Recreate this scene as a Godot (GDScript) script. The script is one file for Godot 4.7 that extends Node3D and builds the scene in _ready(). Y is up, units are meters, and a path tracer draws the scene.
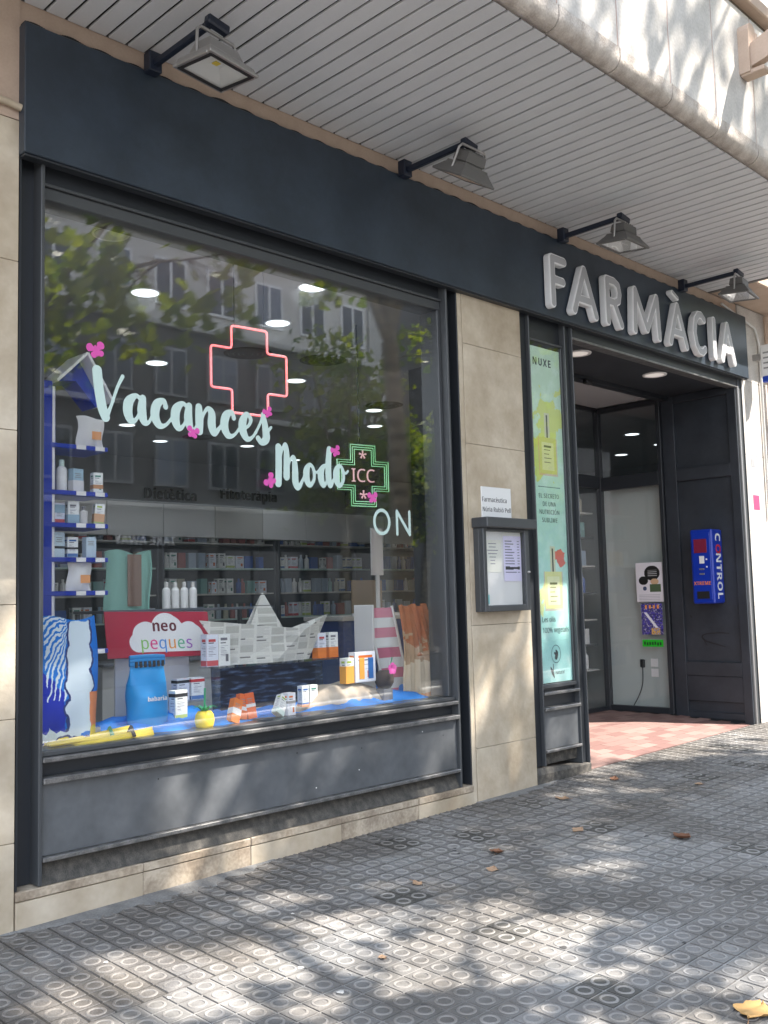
extends Node3D
# A pharmacy shop front seen obliquely from the pavement. Facade plane z = 0 facing +z, x to the right along the street, y up, metres.

const CAM_AT := Vector3(0, 1.5, 4.08)
const CAM_R := Vector3(0.707194, -0.026164, 0.706536)
const CAM_U := Vector3(-0.044334, 0.995707, 0.081248)
const CAM_F := Vector3(0.705628, 0.088781, -0.702998)
const FOCAL := 983.44

var rng := RandomNumberGenerator.new()
var M := {}
var counts := {}
var cache := {}

func gy(x: float, z: float) -> float:
	return 0.143 + 0.0143 * x - 0.0341 * z

func on_screen(p: Vector3) -> Vector3:
	var v := p - CAM_AT
	var d := v.dot(CAM_F)
	if d < 0.05:
		return Vector3(-9999, -9999, -1)
	return Vector3(384 + FOCAL * v.dot(CAM_R) / d, 512 - FOCAL * v.dot(CAM_U) / d, d)

# ------------------------------------------------------------------ mesh builder
class MB:
	var v := PackedVector3Array()
	var n := PackedVector3Array()
	var uv := PackedVector2Array()
	var c := PackedColorArray()
	var tint := Color(1, 1, 1)
	var tinted := false

	func tri(a: Vector3, b: Vector3, d: Vector3, na: Vector3, nb: Vector3, nd: Vector3, ua := Vector2.ZERO, ub := Vector2.ZERO, ud := Vector2.ZERO) -> void:
		if (b - a).cross(d - a).dot(na + nb + nd) > 0.0:
			v.append(a); v.append(d); v.append(b)
			n.append(na); n.append(nd); n.append(nb)
			uv.append(ua); uv.append(ud); uv.append(ub)
		else:
			v.append(a); v.append(b); v.append(d)
			n.append(na); n.append(nb); n.append(nd)
			uv.append(ua); uv.append(ub); uv.append(ud)
		if tinted:
			c.append(tint); c.append(tint); c.append(tint)

	func quad(a: Vector3, b: Vector3, d: Vector3, e: Vector3, out: Vector3, ua := Vector2(0, 1), ub := Vector2(1, 1), ud := Vector2(1, 0), ue := Vector2(0, 0)) -> void:
		var nn := (d - a).cross(e - b)
		if nn.length_squared() < 1e-16:
			return
		nn = nn.normalized()
		if nn.dot(out) < 0.0:
			nn = -nn
		tri(a, b, d, nn, nn, nn, ua, ub, ud)
		tri(a, d, e, nn, nn, nn, ua, ud, ue)

	func flat(a: Vector3, b: Vector3, d: Vector3, out: Vector3) -> void:
		var nn := (b - a).cross(d - a)
		if nn.length_squared() < 1e-18:
			return
		nn = nn.normalized()
		if nn.dot(out) < 0.0:
			nn = -nn
		tri(a, b, d, nn, nn, nn)

	# chamfered box: centre of xf, full size s
	func box(xf: Transform3D, s: Vector3, bev := 0.0) -> void:
		var h := s * 0.5
		bev = minf(bev, minf(h.x, minf(h.y, h.z)) * 0.9)
		var o := xf.origin
		if bev <= 0.0:
			for ax in 3:
				for sg in [-1.0, 1.0]:
					var nn := Vector3.ZERO; nn[ax] = sg
					var t1 := Vector3.ZERO; t1[(ax + 1) % 3] = h[(ax + 1) % 3]
					var t2 := Vector3.ZERO; t2[(ax + 2) % 3] = h[(ax + 2) % 3]
					var ctr := nn * h[ax]
					if ax == 0:
						var sw := t1; t1 = t2; t2 = sw
					quad(xf * (ctr - t1 - t2), xf * (ctr + t1 - t2), xf * (ctr + t1 + t2), xf * (ctr - t1 + t2), xf.basis * nn)
			return
		var cor := func(sx: float, sy: float, sz: float, ax: int) -> Vector3:
			var p := Vector3(sx * h.x, sy * h.y, sz * h.z)
			if ax != 0: p.x -= sx * bev
			if ax != 1: p.y -= sy * bev
			if ax != 2: p.z -= sz * bev
			return xf * p
		for sg in [-1.0, 1.0]:
			quad(cor.call(sg, -1.0, 1.0, 0), cor.call(sg, -1.0, -1.0, 0), cor.call(sg, 1.0, -1.0, 0), cor.call(sg, 1.0, 1.0, 0), xf.basis * Vector3(sg, 0, 0))
			quad(cor.call(-1.0, sg, 1.0, 1), cor.call(1.0, sg, 1.0, 1), cor.call(1.0, sg, -1.0, 1), cor.call(-1.0, sg, -1.0, 1), xf.basis * Vector3(0, sg, 0))
			quad(cor.call(-1.0, -1.0, sg, 2), cor.call(1.0, -1.0, sg, 2), cor.call(1.0, 1.0, sg, 2), cor.call(-1.0, 1.0, sg, 2), xf.basis * Vector3(0, 0, sg))
		for a in [-1.0, 1.0]:
			for b in [-1.0, 1.0]:
				quad(cor.call(a, b, -1.0, 0), cor.call(a, b, 1.0, 0), cor.call(a, b, 1.0, 1), cor.call(a, b, -1.0, 1), xf.basis * Vector3(a, b, 0))
				quad(cor.call(a, -1.0, b, 0), cor.call(a, 1.0, b, 0), cor.call(a, 1.0, b, 2), cor.call(a, -1.0, b, 2), xf.basis * Vector3(a, 0, b))
				quad(cor.call(-1.0, a, b, 1), cor.call(1.0, a, b, 1), cor.call(1.0, a, b, 2), cor.call(-1.0, a, b, 2), xf.basis * Vector3(0, a, b))
				for d in [-1.0, 1.0]:
					flat(cor.call(a, b, d, 0), cor.call(a, b, d, 1), cor.call(a, b, d, 2), xf.basis * Vector3(a, b, d))

	# box given by its two corners
	func bb(a: Vector3, b: Vector3, bev := 0.0) -> void:
		box(Transform3D(Basis(), (a + b) * 0.5), (b - a).abs(), bev)

	# profile of Vector2(radius, height) turned round y
	func lathe(xf: Transform3D, prof: Array, segs := 20, wob := 0.0) -> void:
		var ns: Array = []
		for i in prof.size():
			var a: Vector2 = prof[maxi(i - 1, 0)]
			var b: Vector2 = prof[mini(i + 1, prof.size() - 1)]
			var t := b - a
			ns.append(Vector2(t.y, -t.x).normalized())
		for i in prof.size() - 1:
			var p0: Vector2 = prof[i]
			var p1: Vector2 = prof[i + 1]
			var n0: Vector2 = ns[i]
			var n1: Vector2 = ns[i + 1]
			for k in segs:
				var a0 := TAU * k / segs
				var a1 := TAU * (k + 1) / segs
				var w0 := 1.0 + wob * sin(a0 * 3.0)
				var w1 := 1.0 + wob * sin(a1 * 3.0)
				var d0 := Vector3(cos(a0), 0, sin(a0))
				var d1 := Vector3(cos(a1), 0, sin(a1))
				var A := xf * (d0 * p0.x * w0 + Vector3(0, p0.y, 0))
				var B := xf * (d1 * p0.x * w1 + Vector3(0, p0.y, 0))
				var C := xf * (d1 * p1.x * w1 + Vector3(0, p1.y, 0))
				var D := xf * (d0 * p1.x * w0 + Vector3(0, p1.y, 0))
				var nA := (xf.basis * (d0 * n0.x + Vector3(0, n0.y, 0))).normalized()
				var nB := (xf.basis * (d1 * n0.x + Vector3(0, n0.y, 0))).normalized()
				var nC := (xf.basis * (d1 * n1.x + Vector3(0, n1.y, 0))).normalized()
				var nD := (xf.basis * (d0 * n1.x + Vector3(0, n1.y, 0))).normalized()
				var u0 := float(k) / segs
				var u1 := float(k + 1) / segs
				var v0 := 1.0 - float(i) / (prof.size() - 1)
				var v1 := 1.0 - float(i + 1) / (prof.size() - 1)
				if p0.x > 1e-6:
					tri(A, B, C, nA, nB, nC, Vector2(u0, v0), Vector2(u1, v0), Vector2(u1, v1))
				if p1.x > 1e-6:
					tri(A, C, D, nA, nC, nD, Vector2(u0, v0), Vector2(u1, v1), Vector2(u0, v1))

	func tube(pts: Array, rad, segs := 8, closed := false) -> void:
		var cnt := pts.size()
		var up := Vector3(0.123, 0.97, 0.21).normalized()
		var rings: Array = []
		for i in cnt:
			var a: Vector3
			var b: Vector3
			if closed:
				a = pts[(i - 1 + cnt) % cnt]; b = pts[(i + 1) % cnt]
			else:
				a = pts[maxi(i - 1, 0)]; b = pts[mini(i + 1, cnt - 1)]
			var t := (b - a).normalized()
			var s := t.cross(up)
			if s.length() < 0.2:
				s = t.cross(Vector3(1, 0, 0))
			s = s.normalized()
			up = s.cross(t).normalized()
			var r: float = rad[i] if rad is Array else rad
			var ring: Array = []
			for k in segs:
				var an := TAU * k / segs
				var d := s * cos(an) + up * sin(an)
				ring.append([pts[i] + d * r, d])
			rings.append(ring)
		var last := cnt if closed else cnt - 1
		for i in last:
			var r0: Array = rings[i]
			var r1: Array = rings[(i + 1) % cnt]
			for k in segs:
				var q := (k + 1) % segs
				tri(r0[k][0], r0[q][0], r1[q][0], r0[k][1], r0[q][1], r1[q][1], Vector2(float(k) / segs, i), Vector2(float(k + 1) / segs, i), Vector2(float(k + 1) / segs, i + 1))
				tri(r0[k][0], r1[q][0], r1[k][0], r0[k][1], r1[q][1], r1[k][1], Vector2(float(k) / segs, i), Vector2(float(k + 1) / segs, i + 1), Vector2(float(k) / segs, i + 1))
		if not closed:
			for e in [0, cnt - 1]:
				var ring: Array = rings[e]
				var d: Vector3 = (pts[0] - pts[1]) if e == 0 else (pts[cnt - 1] - pts[cnt - 2])
				for k in range(1, segs - 1):
					flat(ring[0][0], ring[k][0], ring[k + 1][0], d)

	# surface fn(u, v) -> Vector3, u right, v down, with smooth normals; thick > 0 adds a back and edges
	func sheet(fn: Callable, nu: int, nv: int, thick := 0.0, out := Vector3(0, 0, 1)) -> void:
		var P: Array = []
		var N: Array = []
		for j in nv + 1:
			for i in nu + 1:
				P.append(fn.call(float(i) / nu, float(j) / nv))
		for j in nv + 1:
			for i in nu + 1:
				var du: Vector3 = P[j * (nu + 1) + mini(i + 1, nu)] - P[j * (nu + 1) + maxi(i - 1, 0)]
				var dv: Vector3 = P[mini(j + 1, nv) * (nu + 1) + i] - P[maxi(j - 1, 0) * (nu + 1) + i]
				var nn := dv.cross(du)
				N.append(nn.normalized() if nn.length_squared() > 1e-20 else out)
		var flip := 0.0
		for q in N:
			flip += out.dot(q)
		if flip < 0.0:
			for q in N.size():
				N[q] = -N[q]
		for j in nv:
			for i in nu:
				var a := j * (nu + 1) + i
				var b := a + 1
				var d := a + nu + 2
				var e := a + nu + 1
				var ua := Vector2(float(i) / nu, float(j) / nv)
				var ud := Vector2(float(i + 1) / nu, float(j + 1) / nv)
				var ub := Vector2(ud.x, ua.y)
				var ue := Vector2(ua.x, ud.y)
				tri(P[a], P[b], P[d], N[a], N[b], N[d], ua, ub, ud)
				tri(P[a], P[d], P[e], N[a], N[d], N[e], ua, ud, ue)
				if thick > 0.0:
					tri(P[a] - N[a] * thick, P[b] - N[b] * thick, P[d] - N[d] * thick, -N[a], -N[b], -N[d], ua, ub, ud)
					tri(P[a] - N[a] * thick, P[d] - N[d] * thick, P[e] - N[e] * thick, -N[a], -N[d], -N[e], ua, ud, ue)
		if thick > 0.0:
			for j in nv:
				for i in [0, nu]:
					var a: int = j * (nu + 1) + i
					var e: int = a + nu + 1
					quad(P[a], P[e], P[e] - N[e] * thick, P[a] - N[a] * thick, P[a] - P[j * (nu + 1) + (1 if i == 0 else nu - 1)], Vector2(float(i) / nu, float(j) / nv), Vector2(float(i) / nu, float(j + 1) / nv), Vector2(float(i) / nu, float(j + 1) / nv), Vector2(float(i) / nu, float(j) / nv))
			for i in nu:
				for j in [0, nv]:
					var a: int = j * (nu + 1) + i
					var b: int = a + 1
					quad(P[a], P[b], P[b] - N[b] * thick, P[a] - N[a] * thick, P[a] - P[(1 if j == 0 else nv - 1) * (nu + 1) + i], Vector2(float(i) / nu, float(j) / nv), Vector2(float(i + 1) / nu, float(j) / nv), Vector2(float(i + 1) / nu, float(j) / nv), Vector2(float(i) / nu, float(j) / nv))

	# polygon in the xy plane of xf, from z0 to z1
	func prism(xf: Transform3D, poly: PackedVector2Array, z0: float, z1: float) -> void:
		var id := Geometry2D.triangulate_polygon(poly)
		for k in range(0, id.size(), 3):
			for z in [z0, z1]:
				flat(xf * Vector3(poly[id[k]].x, poly[id[k]].y, z), xf * Vector3(poly[id[k + 1]].x, poly[id[k + 1]].y, z), xf * Vector3(poly[id[k + 2]].x, poly[id[k + 2]].y, z), xf.basis * Vector3(0, 0, z - (z0 + z1) * 0.5))
		var cw := 1.0 if Geometry2D.is_polygon_clockwise(poly) else -1.0
		for i in poly.size():
			var a := poly[i]
			var b := poly[(i + 1) % poly.size()]
			var o := Vector2(-(b - a).y, (b - a).x) * cw
			quad(xf * Vector3(a.x, a.y, z0), xf * Vector3(b.x, b.y, z0), xf * Vector3(b.x, b.y, z1), xf * Vector3(a.x, a.y, z1), xf.basis * Vector3(o.x, o.y, 0))

	func mesh() -> ArrayMesh:
		var am := ArrayMesh.new()
		add_to(am)
		return am

	func add_to(am: ArrayMesh) -> void:
		if v.is_empty():
			return
		var arr := []
		arr.resize(Mesh.ARRAY_MAX)
		arr[Mesh.ARRAY_VERTEX] = v
		arr[Mesh.ARRAY_NORMAL] = n
		arr[Mesh.ARRAY_TEX_UV] = uv
		if tinted:
			arr[Mesh.ARRAY_COLOR] = c
		am.add_surface_from_arrays(Mesh.PRIMITIVE_TRIANGLES, arr)

# ------------------------------------------------------------------ nodes
func numbered(parent: Node, called: String) -> String:
	var key := str(parent.get_instance_id()) + called
	var k: int = counts.get(key, 0)
	counts[key] = k + 1
	return called if k == 0 else "%s_%03d" % [called, k]

func tag(o: Node, label := "", category := "", group := "", kind := "") -> void:
	if label: o.set_meta("label", label)
	if category: o.set_meta("category", category)
	if group: o.set_meta("group", group)
	if kind: o.set_meta("kind", kind)

func thing(called: String, label: String, category: String, at := Vector3.ZERO, group := "") -> Node3D:
	var o := Node3D.new()
	o.name = numbered(self, called)
	add_child(o)
	o.position = at
	tag(o, label, category, group)
	return o

# mesh under a parent; geometry is given in world axes unless local
func part(parent: Node3D, called: String, mb, m, local := false) -> MeshInstance3D:
	var o := MeshInstance3D.new()
	o.mesh = mb if mb is Mesh else mb.mesh()
	o.name = numbered(parent, called)
	parent.add_child(o, true)
	if not local:
		var p := Vector3.ZERO
		var q: Node = parent
		while q != self:
			p += (q as Node3D).position
			q = q.get_parent()
		o.position = -p
	if m is Array:
		for k in m.size():
			o.set_surface_override_material(k, m[k])
	else:
		o.material_override = m
	return o

func place(parent: Node3D, called: String, mesh: Mesh, m: Material, xf: Transform3D) -> MeshInstance3D:
	var o := MeshInstance3D.new()
	o.mesh = mesh
	o.name = numbered(parent, called)
	parent.add_child(o, true)
	var p := Vector3.ZERO
	var q: Node = parent
	while q != self:
		p += (q as Node3D).position
		q = q.get_parent()
	o.transform = Transform3D(xf.basis, xf.origin - p)
	if m: o.material_override = m
	return o

func solo(called: String, label: String, category: String, mb, m, group := "") -> MeshInstance3D:
	var o := part(self, called, mb, m, true)
	tag(o, label, category, group)
	return o

func structure(called: String, mb, m) -> MeshInstance3D:
	var o := part(self, called, mb, m, true)
	tag(o, "", "", "", "structure")
	return o

func box_mesh(s: Vector3, bev := 0.0) -> Mesh:
	var key := "%.4f,%.4f,%.4f,%.4f" % [s.x, s.y, s.z, bev]
	if not cache.has(key):
		var b := MB.new()
		b.box(Transform3D(), s, bev)
		cache[key] = b.mesh()
	return cache[key]

func at(x: float, y: float, z: float, turn := 0.0) -> Transform3D:
	return Transform3D(Basis(Vector3.UP, turn), Vector3(x, y, z))

func T(o: Vector3, deg := Vector3.ZERO) -> Transform3D:
	return Transform3D(Basis.from_euler(deg * PI / 180.0), o)

func cuboid(parent: Node3D, called: String, a: Vector3, b: Vector3, m: Material, bev := 0.0) -> MeshInstance3D:
	return place(parent, called, box_mesh((b - a).abs(), bev), m, at((a.x + b.x) / 2, (a.y + b.y) / 2, (a.z + b.z) / 2))

# ------------------------------------------------------------------ materials
func lin(r: float, g: float, b: float, a := 1.0) -> Color:
	var q := Color(r, g, b).linear_to_srgb()
	q.a = a
	return q

func mat(r: float, g: float, b: float, rough := 0.6, metal := 0.0, spec := 0.5) -> StandardMaterial3D:
	var m := StandardMaterial3D.new()
	m.albedo_color = lin(r, g, b)
	m.roughness = rough
	m.metallic = metal
	m.metallic_specular = spec
	return m

# seamless grain between two linear colours; coarse patches and fine speckle are layered
func grain(seed_: int, lo: Color, hi: Color, f_coarse: float, f_fine: float, share: float, size := 512, contrast := 1.0, vein := false) -> ImageTexture:
	var na := FastNoiseLite.new()
	na.seed = seed_
	na.noise_type = FastNoiseLite.TYPE_SIMPLEX_SMOOTH
	na.frequency = f_coarse
	na.fractal_octaves = 5
	if vein:
		na.fractal_type = FastNoiseLite.FRACTAL_RIDGED
		na.domain_warp_enabled = true
		na.domain_warp_amplitude = 40.0
	var nb := FastNoiseLite.new()
	nb.seed = seed_ + 7
	nb.frequency = f_fine
	nb.fractal_octaves = 3
	var ia := na.get_seamless_image(size, size).get_data()
	var ib := nb.get_seamless_image(size, size).get_data()
	var out := PackedByteArray()
	out.resize(size * size * 3)
	var a := lo.linear_to_srgb()
	var b := hi.linear_to_srgb()
	for i in size * size:
		var t := (ia[i] * share + ib[i] * (1.0 - share)) / 255.0
		t = clampf((t - 0.5) * contrast + 0.5, 0.0, 1.0)
		out[i * 3] = int(255.0 * (a.r + (b.r - a.r) * t))
		out[i * 3 + 1] = int(255.0 * (a.g + (b.g - a.g) * t))
		out[i * 3 + 2] = int(255.0 * (a.b + (b.b - a.b) * t))
	return ImageTexture.create_from_image(Image.create_from_data(size, size, false, Image.FORMAT_RGB8, out))

func bump(seed_: int, freq: float, strength: float, size := 512) -> ImageTexture:
	var na := FastNoiseLite.new()
	na.seed = seed_
	na.frequency = freq
	na.fractal_octaves = 4
	var im := na.get_seamless_image(size, size)
	im.convert(Image.FORMAT_RGBA8)
	im.bump_map_to_normal_map(strength)
	return ImageTexture.create_from_image(im)

func textured(tex: Texture2D, scale: float, rough := 0.8, normal: Texture2D = null, nscale := 0.5, metal := 0.0) -> StandardMaterial3D:
	var m := StandardMaterial3D.new()
	m.albedo_texture = tex
	m.uv1_triplanar = true
	m.uv1_world_triplanar = true
	m.uv1_scale = Vector3.ONE * scale
	m.roughness = rough
	m.metallic = metal
	if normal:
		m.normal_enabled = true
		m.normal_texture = normal
		m.normal_scale = nscale
	return m

func printed(im: Image, rough := 0.6) -> StandardMaterial3D:
	var m := StandardMaterial3D.new()
	m.albedo_texture = ImageTexture.create_from_image(im)
	m.roughness = rough
	return m

func pane(alpha := 0.04, rough := 0.0, r := 0.9, g := 0.97, b := 0.95) -> StandardMaterial3D:
	var m := StandardMaterial3D.new()
	m.transparency = BaseMaterial3D.TRANSPARENCY_ALPHA
	m.albedo_color = Color(r, g, b, alpha)
	m.roughness = rough
	m.metallic_specular = 1.0
	return m

func glow(r: float, g: float, b: float, e: float) -> StandardMaterial3D:
	var m := StandardMaterial3D.new()
	m.albedo_color = Color(0.9, 0.9, 0.9)
	m.emission_enabled = true
	m.emission = Color(r, g, b)
	m.emission_energy_multiplier = e
	return m

# ------------------------------------------------------------------ flat shapes and lettering
# signed distance grid of round strokes: each stroke an array of Vector3(x, y, radius)
func field(strokes: Array, lo: Vector2, hi: Vector2, cell: float) -> Dictionary:
	var nx := int(ceil((hi.x - lo.x) / cell)) + 1
	var ny := int(ceil((hi.y - lo.y) / cell)) + 1
	var f := PackedFloat32Array()
	f.resize(nx * ny)
	f.fill(9.0)
	for s in strokes:
		for k in range(maxi(s.size() - 1, 1)):
			var a: Vector3 = s[k]
			var b: Vector3 = s[mini(k + 1, s.size() - 1)]
			var pad := maxf(a.z, b.z) + cell * 3.0
			var i0 := clampi(int((minf(a.x, b.x) - pad - lo.x) / cell), 0, nx - 1)
			var i1 := clampi(int((maxf(a.x, b.x) + pad - lo.x) / cell) + 1, 0, nx - 1)
			var j0 := clampi(int((minf(a.y, b.y) - pad - lo.y) / cell), 0, ny - 1)
			var j1 := clampi(int((maxf(a.y, b.y) + pad - lo.y) / cell) + 1, 0, ny - 1)
			var ab := Vector2(b.x - a.x, b.y - a.y)
			var l2 := ab.length_squared()
			for j in range(j0, j1 + 1):
				for i in range(i0, i1 + 1):
					var px := lo.x + i * cell - a.x
					var py := lo.y + j * cell - a.y
					var h := 0.0
					if l2 > 1e-12:
						h = clampf((px * ab.x + py * ab.y) / l2, 0.0, 1.0)
					var dx := px - ab.x * h
					var dy := py - ab.y * h
					var d := sqrt(dx * dx + dy * dy) - (a.z + (b.z - a.z) * h)
					var at_ := j * nx + i
					if d < f[at_]:
						f[at_] = d
	return {"f": f, "nx": nx, "ny": ny, "lo": lo, "cell": cell}

# the inside of a field as a flat sheet in the xy plane of xf
func flat_shape(g: Dictionary, xf: Transform3D, mb: MB) -> void:
	var f: PackedFloat32Array = g.f
	var nx: int = g.nx
	var cs: float = g.cell
	var lo: Vector2 = g.lo
	var nn := xf.basis * Vector3(0, 0, 1)
	for j in g.ny - 1:
		for i in nx - 1:
			var q := [f[j * nx + i], f[j * nx + i + 1], f[(j + 1) * nx + i + 1], f[(j + 1) * nx + i]]
			if q[0] >= 0.0 and q[1] >= 0.0 and q[2] >= 0.0 and q[3] >= 0.0:
				continue
			var cp := [Vector2(i, j), Vector2(i + 1, j), Vector2(i + 1, j + 1), Vector2(i, j + 1)]
			var poly: Array = []
			for k in 4:
				var e := (k + 1) % 4
				if q[k] < 0.0:
					poly.append(cp[k])
				if (q[k] < 0.0) != (q[e] < 0.0):
					poly.append(cp[k].lerp(cp[e], q[k] / (q[k] - q[e])))
			for k in range(1, poly.size() - 1):
				var a: Vector2 = lo + poly[0] * cs
				var b: Vector2 = lo + poly[k] * cs
				var d: Vector2 = lo + poly[k + 1] * cs
				mb.tri(xf * Vector3(a.x, a.y, 0), xf * Vector3(b.x, b.y, 0), xf * Vector3(d.x, d.y, 0), nn, nn, nn)

# rounded solid: the field extruded from z = 0 to z = depth, edges rounded by r (surface nets)
func solid_shape(g: Dictionary, xf: Transform3D, depth: float, r: float, mb: MB) -> void:
	var f: PackedFloat32Array = g.f
	var nx: int = g.nx
	var ny: int = g.ny
	var cs: float = g.cell
	var lo: Vector2 = g.lo
	var nz := int(depth / cs) + 4
	var d := PackedFloat32Array()
	d.resize(nx * ny * nz)
	for k in nz:
		var z := (k - 1) * cs
		var wz := absf(z - depth * 0.5) - depth * 0.5 + r
		for q in nx * ny:
			var wx := f[q] + r
			var o: float
			if wx > 0.0 and wz > 0.0:
				o = sqrt(wx * wx + wz * wz)
			else:
				o = maxf(wx, wz)
			d[k * nx * ny + q] = o - r
	var verts := {}
	var grad := func(i: int, j: int, k: int) -> Vector3:
		var c := (k * ny + j) * nx + i
		return Vector3(d[c + 1] - d[c], d[c + nx] - d[c], d[c + nx * ny] - d[c])
	var vert := func(i: int, j: int, k: int) -> Array:
		var key := (k * ny + j) * nx + i
		if verts.has(key):
			return verts[key]
		var sum := Vector3.ZERO
		var num := 0
		var cc: Array = []
		for b in 8:
			cc.append(d[((k + (b >> 2)) * ny + j + ((b >> 1) & 1)) * nx + i + (b & 1)])
		for e in [[0, 1], [2, 3], [4, 5], [6, 7], [0, 2], [1, 3], [4, 6], [5, 7], [0, 4], [1, 5], [2, 6], [3, 7]]:
			var a: float = cc[e[0]]
			var b: float = cc[e[1]]
			if (a < 0.0) != (b < 0.0):
				var t := a / (a - b)
				var p0 := Vector3(e[0] & 1, (e[0] >> 1) & 1, e[0] >> 2)
				var p1 := Vector3(e[1] & 1, (e[1] >> 1) & 1, e[1] >> 2)
				sum += p0.lerp(p1, t)
				num += 1
		var p := sum / maxf(num, 1)
		var gx: float = (cc[1] + cc[3] + cc[5] + cc[7]) - (cc[0] + cc[2] + cc[4] + cc[6])
		var gyy: float = (cc[2] + cc[3] + cc[6] + cc[7]) - (cc[0] + cc[1] + cc[4] + cc[5])
		var gz: float = (cc[4] + cc[5] + cc[6] + cc[7]) - (cc[0] + cc[1] + cc[2] + cc[3])
		var res := [xf * Vector3(lo.x + (i + p.x) * cs, lo.y + (j + p.y) * cs, (k + p.z - 1) * cs), (xf.basis * Vector3(gx, gyy, gz)).normalized()]
		verts[key] = res
		return res
	for k in range(1, nz - 1):
		for j in range(1, ny - 1):
			for i in range(1, nx - 1):
				var c := (k * ny + j) * nx + i
				var v0 := d[c]
				for ax in 3:
					var v1 := d[c + (1 if ax == 0 else (nx if ax == 1 else nx * ny))]
					if (v0 < 0.0) == (v1 < 0.0):
						continue
					var A: Array
					var B: Array
					var C: Array
					var D: Array
					if ax == 0:
						A = vert.call(i, j - 1, k - 1); B = vert.call(i, j, k - 1); C = vert.call(i, j, k); D = vert.call(i, j - 1, k)
					elif ax == 1:
						A = vert.call(i - 1, j, k - 1); B = vert.call(i, j, k - 1); C = vert.call(i, j, k); D = vert.call(i - 1, j, k)
					else:
						A = vert.call(i - 1, j - 1, k); B = vert.call(i, j - 1, k); C = vert.call(i, j, k); D = vert.call(i - 1, j, k)
					mb.tri(A[0], B[0], C[0], A[1], B[1], C[1])
					mb.tri(A[0], C[0], D[0], A[1], C[1], D[1])

# smooth curve through Vector3(x, y, radius) points
func curve(pts: Array, steps := 7, closed := false) -> Array:
	var out: Array = []
	var cnt := pts.size()
	var segs := cnt if closed else cnt - 1
	for i in segs:
		var p0: Vector3 = pts[(i - 1 + cnt) % cnt] if closed else pts[maxi(i - 1, 0)]
		var p1: Vector3 = pts[i]
		var p2: Vector3 = pts[(i + 1) % cnt]
		var p3: Vector3 = pts[(i + 2) % cnt] if closed else pts[mini(i + 2, cnt - 1)]
		for s in steps:
			var t := float(s) / steps
			out.append(p1.cubic_interpolate(p2, p0, p3, t))
	out.append(pts[0] if closed else pts[cnt - 1])
	return out

func lettering(parent: Node3D, called: String, words: String, size: float, xf: Transform3D, m: Material, bold := false, thick := 0.001, spacing := 0.0) -> MeshInstance3D:
	var t := TextMesh.new()
	var fnt := SystemFont.new()
	fnt.font_names = PackedStringArray(["Droid Sans"])
	fnt.font_weight = 700 if bold else 400
	if spacing != 0.0:
		var fv := FontVariation.new()
		fv.base_font = fnt
		fv.spacing_glyph = int(spacing)
		t.font = fv
	else:
		t.font = fnt
	t.font_size = 48
	t.pixel_size = size / 48.0
	t.text = words
	t.depth = thick
	t.curve_step = 2.0
	return place(parent, called, t, m, xf)

func _ready() -> void:
	rng.seed = 4711
	setup_camera_and_light()
	make_materials()
	build_ground()
	build_building()
	build_street()
	build_room()
	build_shop_window()
	build_entrance()
	build_fascia()
	build_floodlights()
	build_wall_things()
	build_lettering()
	build_display()
	build_shelves()
	build_leaves()

func setup_camera_and_light() -> void:
	var cam := Camera3D.new()
	cam.name = "camera"
	add_child(cam)
	cam.transform = Transform3D(Basis(CAM_R, CAM_U, -CAM_F).orthonormalized(), CAM_AT)
	cam.fov = 55.005
	cam.near = 0.05
	cam.far = 400.0
	cam.current = true
	var sun := DirectionalLight3D.new()
	sun.name = "sun"
	add_child(sun)
	sun.look_at_from_position(Vector3.ZERO, -Vector3(0.88, 1.72, 1.0))
	sun.light_energy = SUN_ENERGY
	sun.light_color = Color(1.0, 0.97, 0.93)
	sun.light_angular_distance = 0.55
	sun.shadow_enabled = true
	var env := Environment.new()
	env.background_mode = Environment.BG_SKY
	var sky := Sky.new()
	var sm := ProceduralSkyMaterial.new()
	sm.sky_top_color = Color(0.64, 0.69, 0.77)
	sm.sky_horizon_color = Color(0.90, 0.90, 0.90)
	sm.sky_curve = 0.16
	sm.ground_horizon_color = Color(0.62, 0.62, 0.60)
	sm.ground_bottom_color = Color(0.30, 0.29, 0.28)
	sm.sun_angle_max = 1.0
	sm.energy_multiplier = SKY_ENERGY
	sky.sky_material = sm
	env.sky = sky
	env.tonemap_mode = Environment.TONE_MAPPER_LINEAR
	env.tonemap_exposure = EXPOSURE
	env.sdfgi_enabled = true
	env.ssao_enabled = true
	env.ssil_enabled = true
	var we := WorldEnvironment.new()
	we.name = "environment"
	we.environment = env
	add_child(we)

const SUN_ENERGY := 1.55
const SKY_ENERGY := 1.65
const EXPOSURE := 3.3

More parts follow.
